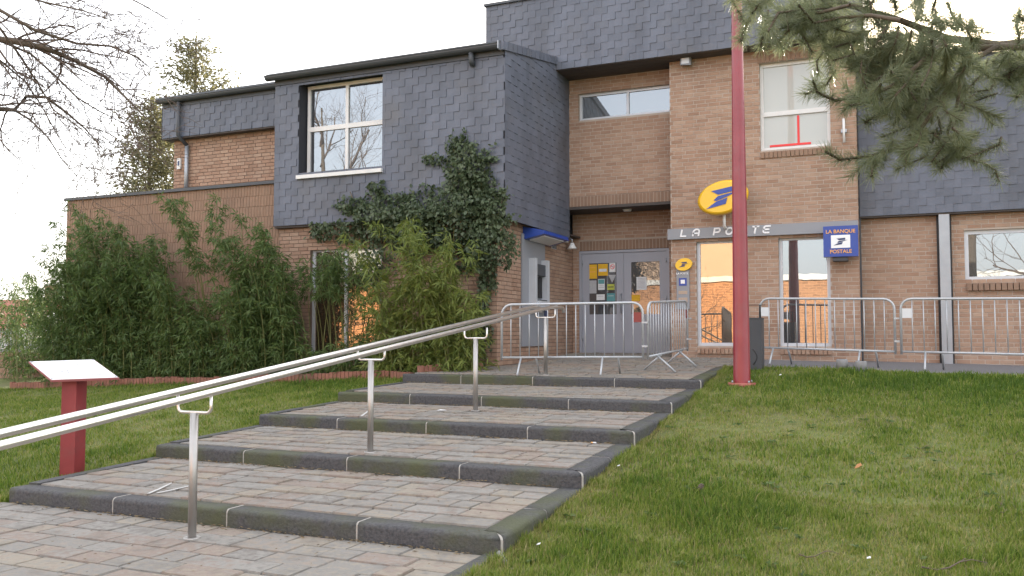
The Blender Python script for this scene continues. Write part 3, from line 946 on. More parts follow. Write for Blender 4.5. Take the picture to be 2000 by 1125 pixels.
def text_mesh(txt, size, o, u, v, w, depth, parent, m, name='lettering', bold=.0):
    cu = bpy.data.curves.new('t', 'FONT'); cu.body = txt; cu.size = size; cu.extrude = depth / 2; cu.align_x = 'CENTER'; cu.offset = bold
    to = bpy.data.objects.new('t', cu); COL.objects.link(to)
    bpy.context.view_layer.update()
    me = bpy.data.meshes.new_from_object(to.evaluated_get(bpy.context.evaluated_depsgraph_get()))
    bpy.data.objects.remove(to)
    n = len(me.vertices); co = np.zeros(n * 3, np.float32); me.vertices.foreach_get('co', co); co = co.reshape(-1, 3)
    u, v, w, o = (np.asarray(q, float) for q in (u, v, w, o))
    P = o + co[:, :1] * u + co[:, 1:2] * v + (co[:, 2:] + depth / 2) * w - WL[parent.name]
    me.vertices.foreach_set('co', P.astype(np.float32).ravel()); me.update(); me.materials.clear()
    return mesh_obj(name, me, m, parent)
UX, UZ, NY_ = (1, 0, 0), (0, 0, 1), (0, -1, 0)
BIRD = [[(-.55, .42), (.62, .50), (.62, .22), (-.20, .16)],
        [(-.22, .08), (.95, .20), (.30, -.02), (-.32, -.18), (-.48, -.12)],
        [(-.95, -.55), (-.35, -.22), (.30, -.08), (.16, -.42), (-.45, -.50)]]
def bird(o, sc, parent, m, depth=.012, rot=0.0):
    c, s = math.cos(rot), math.sin(rot)
    for p in BIRD:
        build('emblem_wing', MB().prism([((a * c - b * s) * sc, (a * s + b * c) * sc) for a, b in p], o, UX, UZ, NY_, depth), m, parent)
letter_m = mat('letter_white', [(.80, .80, .82)], .4)
orange_m = mat('letter_orange', [(.80, .38, .10)], .5)

sz0 = float(onY(1310, 468, YP - .08)[2]); sz1 = float(onY(1310, 447.5, YP - .08)[2])
t = empty('name_strip', (-2.1, YP - .04, sz0), 'long grey fascia strip with white slanted LA POSTE lettering', 'sign')
build('panel', MB().box(PL - .05, PR, YP - .08, YP - .006, sz0, sz1), signgrey_m, t)
hL = (sz1 - sz0) * .50
for ch, px in zip('LAPOSTE', (1329, 1353, 1393, 1417, 1443, 1468, 1490)):
    x = float(onY(px, 450, YP - .08)[0])
    mb = MB(); strokes(mb, ch, (x, YP - .081, sz0 + (sz1 - sz0) * .26), UX, UZ, NY_, hL * 1.18, .030, .014)
    build('letter', mb, letter_m, t)

def oval(name, c, rx, ry, th, rot, label, parts=True):
    t = empty(name, (c[0], c[1], c[2] - ry), label, 'sign')
    mb = MB(); n = 40; rings = [(0, 1.0), (-th * .55, 1.0), (-th * .85, .95), (-th, .86)]
    k0 = 0
    for (d, s) in rings:
        for j in range(n):
            a = 2 * math.pi * j / n; x, z = rx * s * math.cos(a), ry * s * math.sin(a)
            mb.v.append((c[0] + x * math.cos(rot) - z * math.sin(rot), c[1] + d, c[2] + x * math.sin(rot) + z * math.cos(rot)))
    for r in range(len(rings) - 1):
        for j in range(n):
            mb.f.append((r * n + j, r * n + (j + 1) % n, (r + 1) * n + (j + 1) % n, (r + 1) * n + j)); mb.r.append(0); mb.sm.append(True)
    mb.f.append(tuple(range(3 * n, 4 * n))); mb.r.append(0); mb.sm.append(False)
    mb.f.append(tuple(range(n - 1, -1, -1))); mb.r.append(0); mb.sm.append(False)
    build('body', mb, yellow_m, t)
    return t
oc = onY(1413, 387, YP - .35)
t = oval('oval_sign', oc, .475, .315, .16, R(13), 'large yellow oval sign with blue bird emblem above the grey strip')
bird((oc[0] + .0, oc[1] - .161, oc[2] + .0), .33, t, blue_m, rot=R(6))
build('stem', MB().tube([(oc[0], YP - .06, sz1 - .05), (oc[0], oc[1] + .06, sz1 - .02), (oc[0], oc[1] + .04, oc[2] - .28)], .028, 10), white_m, t)
build('bracket', MB().tube([(oc[0], oc[1] - .01, oc[2]), (oc[0], YP - .01, oc[2])], .05, 10), zinc_m, t)

bx0, bx1 = float(onY(1608, 470, YP - .35)[0]), float(onY(1676, 470, YP - .35)[0])
bz0, bz1 = float(onY(1640, 501, YP - .35)[2]), float(onY(1640, 441, YP - .35)[2])
t = empty('bank_sign', ((bx0 + bx1) / 2, YP - .2, bz0), 'blue box sign with orange LA BANQUE POSTALE lettering and white emblem square', 'sign')
build('box', MB().box(bx0, bx1, YP - .35, YP - .20, bz0, bz1), blue_m, t)
build('bracket', MB().box(bx0 + .15, bx0 + .40, YP - .30, YP - .02, bz0 - .07, bz0 - .004), dark_m, t)
xc = (bx0 + bx1) / 2; bh = bz1 - bz0
text_mesh('LA BANQUE', bh * .165, (xc, YP - .351, bz1 - bh * .235), UX, UZ, NY_, .006, t, orange_m, bold=.0012)
text_mesh('POSTALE', bh * .165, (xc, YP - .351, bz0 + bh * .11), UX, UZ, NY_, .006, t, orange_m, bold=.0012)
build('emblem_square', MB().box(xc - .16, xc + .16, YP - .356, YP - .351, bz0 + bh * .28, bz0 + bh * .70), letter_m, t)
bird((xc, YP - .356, bz0 + bh * .49), .125, t, navy_m, .003)

px0, px1 = float(onY(1322, 560, YP)[0]), float(onY(1347, 560, YP)[0])
pz0, pz1 = float(onY(1335, 604, YP)[2]), float(onY(1335, 512, YP)[2])
t = empty('information_plaque', ((px0 + px1) / 2, YP, pz0), 'narrow grey plaque with small yellow oval and blue square beside the door', 'sign')
build('panel', MB().box(px0, px1, YP - .03, YP - .004, pz0, pz1), signgrey_m, t)
oc2 = np.array([(px0 + px1) / 2 + .03, YP - .032, pz1 - .05])
mb = MB(); mb.prism([(.165 * math.cos(a) * .98 - .02 * math.sin(a), .118 * math.sin(a) + .03 * math.cos(a)) for a in np.linspace(0, 2 * math.pi, 28)[:-1]], oc2, UX, UZ, NY_, .05)
build('oval', mb, yellow_m, t); bird((oc2[0], oc2[1] - .05, oc2[2]), .10, t, navy_m, .004)
xm = (px0 + px1) / 2
text_mesh('LA POSTE', .055, (xm - .01, YP - .031, pz1 - .24), UX, UZ, NY_, .003, t, letter_m, bold=.001)
build('blue_square', MB().box(xm - .075, xm + .075, YP - .036, YP - .0305, pz1 - .46, pz1 - .31), blue_m, t)
build('emblem_square', MB().box(xm - .04, xm + .04, YP - .040, YP - .0365, pz1 - .42, pz1 - .345), letter_m, t)
for k, (a, b) in enumerate(((.56, .62), (.69, .78))):
    build('hours_strip', MB().box(xm - .085, xm + .085, YP - .034, YP - .0305, pz1 - b, pz1 - a), mat('pale_orange_print', [(.55, .36, .22), (.30, .28, .28)], .6, 45), t)

fl = onY(1341, 121, YP - .1)
t = empty('floodlight', fl, 'small grey floodlight high on the brick pillar under the soffit', 'lamp')
build('housing', MB().hexa([(fl[0] - .11, fl[1] - .08, fl[2] - .07), (fl[0] + .09, fl[1] - .08, fl[2] - .09), (fl[0] + .09, fl[1] + .05, fl[2] - .05), (fl[0] - .11, fl[1] + .05, fl[2] - .05),
                            (fl[0] - .11, fl[1] - .06, fl[2] + .08), (fl[0] + .09, fl[1] - .06, fl[2] + .08), (fl[0] + .09, fl[1] + .05, fl[2] + .08), (fl[0] - .11, fl[1] + .05, fl[2] + .08)]), signgrey_m, t)
build('lens', MB().box(fl[0] - .085, fl[0] + .065, fl[1] - .088, fl[1] - .082, fl[2] - .055, fl[2] + .055), alu_m, t)
build('arm', MB().tube([(fl[0], fl[1] + .05, fl[2]), (fl[0], YP - .002, fl[2] + .03)], .018, 8), dark_m, t)
lx = onY(1648, 255, YP - .06)
t = empty('tube_aerial', lx, 'thin white vertical tube clamped to the brick right of the upper window', 'aerial')
build('tube', MB().tube([(lx[0], lx[1], lx[2] - .22), (lx[0], lx[1], lx[2] + .22)], .022, 8), white_m, t)
build('clamp', MB().box(lx[0] - .05, lx[0] + .05, lx[1] + .01, YP - .002, lx[2] - .03, lx[2] + .03), zinc_m, t)
sx = onY(350, 320, YW - .02)
t = empty('alarm_plate', (sx[0], YW, sx[2]), 'small white alarm plate on brick beside the left downpipe', 'alarm box')
build('plate', MB().box(sx[0] - .05, sx[0] + .05, YW - .04, YW - .004, sx[2] - .12, sx[2] + .12), white_m, t)
build('label', MB().box(sx[0] - .022, sx[0] + .022, YW - .044, YW - .0405, sx[2] - .04, sx[2] + .06), navy_m, t)

# cash machine on the side wall (plane X = BX, facing +X)
def xb(u0, u1, d0, d1, z0, z1):
    return MB().box(BX + d0, BX + d1, u0, u1, z0, z1)
ya, yb = float(onX(1017, 560, BX)[1]), float(onX(1062, 560, BX)[1])
za, zb = float(onX(1040, 676, BX)[2]), float(onX(1040, 462, BX)[2])
t = empty('cash_machine', (BX, (ya + yb) / 2, za), 'grey wall cash machine panel with side rails left of the door', 'cash machine')
build('backplate', xb(ya, yb, .004, .03, za, zb), signgrey_m, t)
m0, m1 = float(onX(1030, 560, BX)[1]), float(onX(1059, 560, BX)[1])
q0, q1 = float(onX(1040, 604, BX)[2]), float(onX(1040, 506, BX)[2])
for (a, b) in ((m0, m0 + .12), (m1 - .12, m1)):
    build('side_rail', xb(a, b, .03, .16, q0, q1), alu_m, t)
build('screen_hood', xb(m0 + .12, m1 - .12, .03, .12, q1 - .32, q1 - .10), dark_m, t)
build('screen', xb(m0 + .13, m1 - .13, .03, .05, q1 - .75, q1 - .34), black_m, t)
build('keypad_shelf', xb(m0 + .12, m1 - .12, .03, .20, q0, q0 + .16), alu_m, t)
build('keypad', xb(m0 + .25, m1 - .25, .03, .205, q0 + .161, q0 + .18), dark_m, t)
build('blue_strip', xb(m1 + .03, m1 + .15, .031, .045, q0 - .12, q1 - .25), navy_m, t)
for k in range(3):
    build('sticker', xb(m1 + .05, m1 + .13, .046, .05, q1 - .45 - k * .27, q1 - .36 - k * .27 + (.1 if k == 1 else 0)), paper_m, t)
c0, c1 = float(onX(1021, 460, BX)[1]), float(onX(1075, 460, BX)[1])
cz = float(onX(1030, 458, BX)[2])
t = empty('light_canopy', (BX, (c0 + c1) / 2, cz - .1), 'blue wedge canopy light above the cash machine', 'canopy light')
build('body', MB().hexa([(BX + .002, c0, cz - .12), (BX + .42, c0 + .05, cz - .02), (BX + .42, c1 - .05, cz - .02), (BX + .002, c1, cz - .12),
                         (BX + .002, c0, cz + .13), (BX + .40, c0 + .05, cz + .05), (BX + .40, c1 - .05, cz + .05), (BX + .002, c1, cz + .13)]), blue_m, t)
lp = [(.06, c0 + .2, cz - .112), (.36, c0 + .2, cz - .04), (.36, c1 - .2, cz - .04), (.06, c1 - .2, cz - .112)]
build('diffuser', MB().hexa([(BX + a, b, c - .012) for a, b, c in lp] + [(BX + a, b, c + .004) for a, b, c in lp]), white_m, t)
v0 = onX(1081, 478, BX)
t = empty('vent_grille', v0, 'small louvred wall vent above and right of the cash machine', 'vent')
build('frame', MB().box(BX + .003, BX + .015, v0[1] - .13, v0[1] + .13, v0[2] - .09, v0[2] + .09), alu_m, t)
for k in range(6):
    build('louvre', MB().box(BX + .0155, BX + .028, v0[1] - .11, v0[1] + .11, v0[2] - .075 + k * .026, v0[2] - .061 + k * .026), dark_m, t)
a0 = onX(1108, 480, BX + .05)
t = empty('wall_lamp', a0, 'white bell-shaped lamp on a bracket in the corner left of the door', 'lamp')
build('bell', MB().tube([(BX + .16, a0[1], a0[2] + .06), (BX + .16, a0[1], a0[2]), (BX + .16, a0[1], a0[2] - .07), (BX + .16, a0[1], a0[2] - .075)], [.035, .06, .11, .10], 16), white_m, t)
build('arm', MB().tube([(BX + .01, a0[1], a0[2] + .13), (BX + .10, a0[1], a0[2] + .16), (BX + .16, a0[1], a0[2] + .12), (BX + .16, a0[1], a0[2] + .05)], .018, 8), zinc_m, t)
build('mounting_box', MB().box(BX + .003, BX + .06, a0[1] - .05, a0[1] + .05, a0[2] + .07, a0[2] + .19), white_m, t)

# papers on the doors
def paper(x0, y0, x1, y1, m, label, marks=(), tri=False):
    a, b = onY(x0, y0, YD + .06), onY(x1, y1, YD + .06)
    z0, z1 = float(b[2]), float(a[2]); u0, u1 = float(a[0]), float(b[0])
    t = empty('poster', (u0, YD + .062, z0), label, 'poster')
    if tri:
        build('sheet', MB().prism([(u0, z1), ((u0 + u1) / 2, z0), (u1, z1)], (0, YD + .0655, 0), UX, UZ, NY_, .003), m, t)
    else:
        build('sheet', MB().box(u0, u1, YD + .0615, YD + .0655, z0, z1), m, t)
    for (fa, fb, fc, fd, mm) in marks:
        w_, h_ = u1 - u0, z1 - z0
        build('print_block', MB().box(u0 + w_ * fa, u0 + w_ * fc, YD + .0595, YD + .0612, z1 - h_ * fd, z1 - h_ * fb), mm, t)
    return t
inkg = mat('grey_print', [(.30, .31, .33), (.5, .5, .52)], .7, 60); teal_m = mat('teal_print', [(.10, .28, .30)], .7); lime_m = mat('lime_paper', [(.45, .48, .08)], .7)
lines = [(.12, .12 + .1 * k, .88, .15 + .1 * k, inkg) for k in range(8)]
paper(1147, 517, 1166, 544, paperyel_m, 'yellow poster at the top left of the left door pane', [(.15, .2, .85, .24, orange_m), (.15, .5, .85, .55, orange_m)])
paper(1168, 516, 1187, 538, paperyel_m, 'yellow poster with a white band, top middle of the left door', [(.1, .42, .9, .66, paper_m)])
t = paper(1190, 513, 1202, 531, paper_m, 'white no-smoking notice at the top right of the left door pane')
ca, cb = onY(1196, 521, YD + .06), .055
build('ring', MB().prism([(.052 * math.cos(a), .052 * math.sin(a)) for a in np.linspace(0, 2 * math.pi, 22)[:-1]], (ca[0], YD + .0612, ca[2]), UX, UZ, NY_, .001), tp, t)
build('disc', MB().prism([(.040 * math.cos(a), .040 * math.sin(a)) for a in np.linspace(0, 2 * math.pi, 22)[:-1]], (ca[0], YD + .0600, ca[2]), UX, UZ, NY_, .001), paper_m, t)
build('bar', MB().prism([(-.038, .030), (-.030, .038), (.038, -.030), (.030, -.038)], (ca[0], YD + .0588, ca[2]), UX, UZ, NY_, .001), tp, t)
build('cigarette', MB().box(ca[0] - .022, ca[0] + .024, YD + .0582, YD + .0588, ca[2] - .006, ca[2] + .006), black_m, t)
paper(1147, 548, 1165, 573, inkg, 'grey printed notice below the yellow poster on the left door', lines[:6])
paper(1168, 545, 1181, 566, paper_m, 'white and teal sheet in the middle of the left door pane', [(.05, .05, .95, .45, teal_m), (.1, .6, .9, .64, inkg), (.1, .75, .9, .8, inkg)])
paper(1188, 537, 1203, 552, inkg, 'grey pennant-shaped notice on the right of the left door pane', tri=True)
paper(1186, 555, 1200, 566, lime_m, 'lime green sticker with dark arrows on the left door', [(.1, .42, .9, .58, black_m)])
paper(1165, 575, 1181, 586, paper_m, 'small white sheet low on the left door pane', [(.15, .3, .85, .36, inkg)])
paper(1185, 573, 1201, 588, teal_m, 'teal leaflet at the lower right of the left door pane', [(.15, .3, .85, .36, paper_m)])
paper(1243, 541, 1263, 566, paper_m, 'single white notice taped on the right door pane', lines)
paper(1233, 576, 1250, 588, paperyel_m, 'yellow card at the foot of the right door pane')

# ------------------------------------------------------------------ handrail
pp = [(-4.72, 2.55, 0.0), (-4.72, 5.02, 0.0), (-4.76, 7.48, None), (-4.80, 9.98, None), (-4.86, 12.60, None)]
pp = [(x, y, path_z(y)) for x, y, z in pp]
t = empty('handrail', (pp[1][0], pp[1][1], 0), 'double stainless steel handrail on posts climbing the paved steps', 'handrail')
HG = .158                                                    # half distance between the two rails
railL, railR = [], []
for i, (x, y, z) in enumerate(pp):
    zt = z + (.92 if i < 4 else .89)
    if i == 0: zt = .92 - (5.02 - 2.55) / (12.38 - 5.02) * (path_z(12.60) + .89 - .92)
    build('post', MB().tube([(x, y, z - .02), (x, y, zt)], .0305, 16), postst_m, t)
    build('foot_plate', MB().tube([(x, y, z - .002), (x, y, z + .010)], .06, 16), postst_m, t)
    u = [(x - HG, y, zt + .135), (x - HG, y, zt + .04)] + [(x - HG + .04 - .04 * math.cos(a), y, zt + .04 - .04 * math.sin(a)) for a in np.linspace(0, math.pi / 2, 5)[1:]]
    u2 = [(2 * x - p[0], p[1], p[2]) for p in u[::-1]]
    build('bracket', MB().tube(u + u2, .0115, 10), steel_m, t)
    railL.append((x - HG, y, zt + .15)); railR.append((x + HG, y, zt + .15))
for k, rl in enumerate((railL, railR)):
    a, b = np.array(rl[1]), np.array(rl[4]); b = b + (0, -.22, 0)
    mid = [a + (b - a) * f for f in np.linspace(-.38, 1, 9)]
    e = np.array(rl[4]) + (0, -.10 if k else -.28, 0)
    ys = 1.0
    end = [e + (0, .14, .010), e + (.0, .34, .012), e + (0, .44, .006), e + (0, .48, -.02), e + (0, .48, -.07)]
    build('rail', MB().tube(mid + end, .0265, 14), steel_m, t)

# ------------------------------------------------------------------ crowd barriers
def barrier(a, b, z0, z1, nb, label, plate=None, legs=(.16, .80), plate_end=1, h=1.10):
    """panel from a to b (ground points): bent top frame, bottom rail, bars, splayed feet"""
    a = np.array([a[0], a[1], z0]); b = np.array([b[0], b[1], z1]); L = np.linalg.norm(b - a); u = (b - a) / L
    n = unit(np.cross(u, (0, 0, 1))); up = np.array([0, 0, 1.0])
    P = lambda s, z, d=0.0: a + u * s + up * z + n * d
    t = empty('crowd_barrier', (a + b) / 2, label, 'barrier', 'steel crowd barriers in front of the post office')
    r = .16; fr = [P(0, .23), P(0, h - r)] + [P(r - r * math.cos(q), h - r + r * math.sin(q)) for q in np.linspace(0, math.pi / 2, 6)[1:]]
    fr += [P(L - r + r * math.sin(q), h - r + r * math.cos(q)) for q in np.linspace(0, math.pi / 2, 6)] + [P(L, .23)]
    build('frame', MB().tube(fr, .0195, 10), galv_m, t)
    build('bottom_rail', MB().tube([P(.01, .27), P(L - .01, .27)], .018, 10), galv_m, t)
    for k in range(nb):
        s = L * (k + 1) / (nb + 1)
        zt = h
        e = min(s, L - s)
        if e < r: zt = h - r + math.sqrt(max(0, r * r - (r - e) ** 2))
        build('bar', MB().tube([P(s, .275), P(s, zt - .012)], .0085, 8), galv_m, t)
    for f in legs:
        for sd in (-1, 1):
            s_ = L * f + (0 if sd > 0 else .24); build('leg', MB().tube([P(s_, .262, .0), P(s_, .14, sd * .15), P(s_, .005, sd * .30)], .0165, 8), galv_m, t)
    for zz in (.42, .78):
        build('hook', MB().box(*sorted((P(L, 0)[0] - .012, P(L, 0)[0] + .075)), P(L, 0)[1] - .02, P(L, 0)[1] + .02, P(L, zz)[2], P(L, zz)[2] + .028), galv_m, t)
    if plate is not None:
        s0, s1 = (L - L / (nb + 1), L - .02) if plate_end else (.02, L / (nb + 1))
        q = [P(s0, .80), P(s1, .80), P(s1, .95), P(s0, .95)]
        build('name_plate', MB().hexa([p - n * .012 for p in (q[0], q[1])] + [p + n * .004 for p in (q[1], q[0])] + [p - n * .012 for p in (q[3], q[2])] + [p + n * .004 for p in (q[2], q[3])]), plate, t)
    return t
redplate_m = mat('red_plate', [(.22, .035, .03)], .5); whiteplate_m = mat('white_plate', [(.62, .64, .66)], .5)
barrier((-5.58, 12.55), (-3.42, 12.98), .858, .878, 14, 'steel crowd barrier with a red plate standing across the top of the steps', redplate_m, (.14, .72))
barrier((-3.36, 13.05), (-3.20, 15.15), .88, .975, 15, 'steel crowd barrier turned end-on in front of the right door leaf', redplate_m, (.2, .75))
barrier((-1.98, 15.25), (.11, 15.05), 1.0, .95, 13, 'steel crowd barrier with white plate standing before the second ground-floor window', whiteplate_m, (.10, .75), 0)
barrier((.20, 15.02), (2.30, 14.85), .95, .92, 12, 'steel crowd barrier at the right edge of the picture by the downspout', whiteplate_m, (.16, .80), 0)

# ------------------------------------------------------------------ lamp post, bin, stubs, lectern
px, py = float(onZ(1447, 762, .80)[0]), float(onZ(1447, 762, .80)[1])
px, py = -1.95, 12.95
pz = float(lawn_z(px, py))
t = empty('lamp_post', (px, py, pz), 'tall tapering dark red steel mast standing on the lawn', 'lamp post')
build('mast', MB().tube([(px, py, pz), (px, py, pz + .02), (px, py, pz + 2.5), (px, py, pz + 5.5), (px, py, pz + 8.5)], [.124, .122, .105, .078, .055], 28), red_m, t)
build('base_plate', MB().tube([(px, py, pz - .02), (px, py, pz + .035)], .20, 20), mat('faded_red_plate', [(.42, .15, .12), (.30, .07, .06)], .8, 12, .4), t)
for k in range(4):
    a = math.pi / 4 + k * math.pi / 2
    build('bolt', MB().tube([(px + .165 * math.cos(a), py + .165 * math.sin(a), pz + .03), (px + .165 * math.cos(a), py + .165 * math.sin(a), pz + .07)], .014, 6), zinc_m, t)
build('cable_door', MB().box(px - .04, px + .04, py + .095, py + .125, pz + .6, pz + 1.0), red_m, t)
build('lantern', MB().tube([(px, py, pz + 8.5), (px, py, pz + 8.6), (px, py, pz + 8.85)], [.10, .25, .08], 16), dark_m, t)

cx, cy_ = -1.98, 14.22
cz0 = float(lawn_z(cx, cy_))
t = empty('litter_bin', (cx, cy_, cz0), 'charcoal metal litter bin with cut-out curves right behind the red mast', 'bin')
mb = MB(); pr = []
for (dx, dy) in ((-.17, -.13), (.17, -.13), (.17, .17), (-.17, .17)):
    pr.append((dx, dy))
build('body', MB().hexa([(cx + a, cy_ + b, cz0 - .02) for a, b in pr] + [(cx + a, cy_ + b, cz0 + .80) for a, b in pr]), bin_m, t)
build('rim', MB().box(cx - .178, cx + .178, cy_ - .138, cy_ + .178, cz0 + .801, cz0 + .815), bin_m, t)
for (x0, z0_, x1, z1_, bend) in ((-.15, .58, -.02, .68, .03), (-.15, .46, -.03, .50, .02), (-.05, .18, -.06, .36, -.03), (.04, .08, .03, .32, .06), (-.12, .12, -.03, .26, -.02)):
    pts = [(cx + x0 + (x1 - x0) * f + bend * math.sin(math.pi * f), cy_ - .1305, cz0 + z0_ + (z1_ - z0_) * f) for f in np.linspace(0, 1, 7)]
    build('cut_out', MB().tube(pts, .007, 6), black_m, t)
build('bag_post', MB().tube([(cx + .12, cy_ + .1, cz0 + .80), (cx + .12, cy_ + .1, cz0 + 1.02)], .014, 8), black_m, t)
build('bag_rod', MB().tube([(cx + .20, cy_ + .1, cz0 + 1.02), (cx - .16, cy_ + .1, cz0 + 1.02)], .007, 6), black_m, t)

for k, (pxx, yy, lab) in enumerate(((1645, 14.42, 'grey concrete stub at the lawn edge, left of a pair'), (1682, 14.30, 'grey concrete stub at the lawn edge, right of a pair'))):
    q = onY(pxx, 728, yy); zb = float(lawn_z(q[0], yy))
    t = empty('concrete_stub', (q[0], yy, zb), lab, 'bollard', 'concrete stubs at the lawn edge')
    build('drum', MB().tube([(q[0], yy, zb - .03), (q[0], yy, zb + .13), (q[0], yy, zb + .145)], [.085, .085, .078], 18), concrete_m, t)
    build('socket', MB().tube([(q[0], yy, zb + .146), (q[0], yy, zb + .150)], .045, 14), black_m, t)

lx_, ly_ = -7.62, 6.42
lz = float(lawn_z(lx_, ly_))
t = empty('information_lectern', (lx_, ly_, lz), 'slanted white information board on a dark red post beside the steps', 'information board')
ptop = .98
hw = .082
ang = YAW * .6
def rot2(dx, dy):
    return lx_ + dx * math.cos(ang) - dy * math.sin(ang), ly_ + dx * math.sin(ang) + dy * math.cos(ang)
co = [rot2(a, b) for a, b in ((-hw, -hw), (hw, -hw), (hw, hw), (-hw, hw))]
build('post', MB().hexa([(a, b, lz - .05) for a, b in co] + [(co[0][0], co[0][1], lz + ptop), (co[1][0], co[1][1], lz + ptop), (co[2][0], co[2][1], lz + ptop + .02), (co[3][0], co[3][1], lz + ptop + .04)]), redpost_m, t)
A_, B_, C_ = atD(100, 743, 8.66), atD(233, 738, 8.80), atD(183, 702, 9.22); D_ = A_ + C_ - B_
nrm = unit(np.cross(B_ - A_, D_ - A_))
build('board', MB().hexa([p - nrm * .02 for p in (A_, B_, C_, D_)] + [p for p in (A_, B_, C_, D_)]), mat('varnished_edge', [(.30, .10, .10)], .5), t)
ins = lambda fu, fv: A_ + (B_ - A_) * fu + (D_ - A_) * fv
build('printed_face', MB().hexa([ins(a, b) + nrm * .0008 for a, b in ((.012, .02), (.988, .02), (.988, .98), (.012, .98))] + [ins(a, b) + nrm * .004 for a, b in ((.012, .02), (.988, .02), (.988, .98), (.012, .98))]), mat('laminated_print', [(.74, .75, .77), (.70, .71, .72)], .45, 6, spec=.4), t)
for (a, b) in ((.03, .06), (.97, .06), (.97, .94), (.03, .94)):
    build('screw', MB().tube([ins(a, b) + nrm * .003, ins(a, b) + nrm * .009], .010, 8), zinc_m, t)
for pl in ([(.20, .35), (.28, .42), (.33, .36), (.40, .45), (.36, .30)], [(.30, .40), (.34, .52)], [(.55, .70), (.62, .76), (.66, .72)], [(.5, .5), (.7, .55), (.85, .48)], [(.12, .82), (.42, .82)], [(.12, .76), (.36, .76)], [(.60, .25), (.9, .25)], [(.60, .19), (.86, .19)], [(.60, .13), (.8, .13)]):
    build('drawn_line', MB().tube([ins(a, b) + nrm * .0045 for a, b in pl], .0038, 5), inkg, t)

# ------------------------------------------------------------------ planting
def leaf_quads(B, D, L, Wd, rng, droop=.0):
    """one bent leaf blade (two quads) for each base point"""
    n = len(B)
    rv = rng.normal(size=(n, 3)); side = np.cross(D, rv); side /= np.linalg.norm(side, axis=1)[:, None] + 1e-9
    L = L[:, None]; Wd = Wd[:, None]
    dz = np.zeros((n, 3)); dz[:, 2] = -1
    m = B + D * L * .45 + dz * L * droop * .2
    tip = B + D * L + dz * L * droop
    V = np.empty((n, 4, 3)); V[:, 0] = B; V[:, 1] = m + side * Wd * .5; V[:, 2] = tip; V[:, 3] = m - side * Wd * .5
    F = np.arange(n * 4).reshape(n, 4)
    return V.reshape(-1, 3), F
def unitv(a):
    return a / (np.linalg.norm(a, axis=1)[:, None] + 1e-9)

def bamboo(name, label, culms, seed, m, nleaf, leafL=(.09, .16), sparse_top=.35, low=.12):
    """culms: list of (x, y, height); each one an arching cane with clusters of hanging leaves"""
    rng = np.random.default_rng(seed)
    cx = np.mean([c[0] for c in culms]); cyy = np.mean([c[1] for c in culms])
    t = empty(name, (cx, cyy, float(lawn_z(cx, cyy))), label, 'bamboo')
    mb = MB(); Bs = []; Ds = []
    for (x, y, h) in culms:
        z = float(lawn_z(x, y)) - .05
        lean = np.array([rng.normal(0, .10), -abs(rng.normal(.16, .12)), 0]) * h
        f = np.linspace(0, 1, 7)
        pts = np.array([[x, y, z]]) + np.stack([lean[0] * f ** 2, lean[1] * f ** 2, h * f - .12 * h * f ** 3], 1)
        mb.tube(list(pts), list(np.linspace(.011, .003, 7)), 5, caps=False)
        n = int(nleaf * h * rng.uniform(.7, 1.3))
        k = max(3, n // 7)
        s = low + (1 - low) * rng.random(k) ** 1.15
        base = np.stack([np.interp(s, f, pts[:, i]) for i in range(3)], 1)
        az = rng.uniform(0, 2 * math.pi, k)
        tl = rng.uniform(.08, .42, k) * (1.15 - .7 * s)
        tw = np.stack([np.cos(az), np.sin(az), rng.uniform(-.15, .45, k)], 1)
        end = base + tw * tl[:, None]
        for q in range(7):
            fr = rng.uniform(.35, 1.0, k)[:, None]
            Bs.append(base + (end - base) * fr + rng.normal(0, .012, (k, 3)))
            d = tw * .6 + rng.normal(0, .55, (k, 3)); d[:, 2] -= .35
            Ds.append(unitv(d))
    cu = build('culms', mb, culm_m, t, recalc=False); cu['kind'] = 'stuff'
    B = np.concatenate(Bs); D = np.concatenate(Ds)
    B[:, 1] = np.minimum(B[:, 1], 13.82) if name != 'bamboo_thicket' else B[:, 1]
    L = rng.uniform(leafL[0], leafL[1], len(B))
    V, F = leaf_quads(B, D, L, L * rng.uniform(.14, .2, len(B)), rng, .25)
    lf = build_arrays('foliage', V, F, m, t, rng.random(len(F))); lf['kind'] = 'stuff'
    return t
def topz(px, py, Y):
    return float(onY(px, py, Y)[2])
rs = random.Random(3)
def culm_row(px0, px1, n, prof, y0=13.0, y1=13.75, var=(.6, 1.0)):
    out = []
    for k in range(n):
        p = px0 + (px1 - px0) * rs.random(); y = y0 + (y1 - y0) * rs.random()
        x = float(onY(p, 700, y)[0]); zt = topz(p, np.interp(p, [q[0] for q in prof], [q[1] for q in prof]), y)
        h = (zt - float(lawn_z(x, y))) * rs.uniform(*var)
        out.append((x, y, max(.5, h)))
    return out
# big hedge along the low wall: a dense body with taller thin canes above it
body = culm_row(100, 440, 115, [(90, 520), (130, 475), (250, 470), (330, 495), (390, 550), (440, 555)], var=(.5, 1.05))
tall = culm_row(135, 350, 36, [(140, 390), (200, 370), (250, 375), (330, 420)], 13.3, 13.8, (.75, 1.05)) + culm_row(395, 425, 5, [(395, 345), (425, 350)], 13.3, 13.7, (.9, 1.05))
bamboo('bamboo_hedge', 'dense green bamboo hedge against the low soldier-brick wall', body, 21, bamboo_m, 175, low=.05)
bamboo('tall_bamboo', 'thin tall bamboo canes rising above the hedge on the low brick wall', tall, 22, bamboo_m, 85, low=.55)
mid_ = culm_row(445, 585, 52, [(440, 470), (480, 385), (530, 375), (560, 420), (590, 520)], var=(.5, 1.1))
bamboo('bamboo_clump', 'tall dark green bamboo clump left of the ground-floor window', mid_, 23, bamboo_m, 170, low=.05)
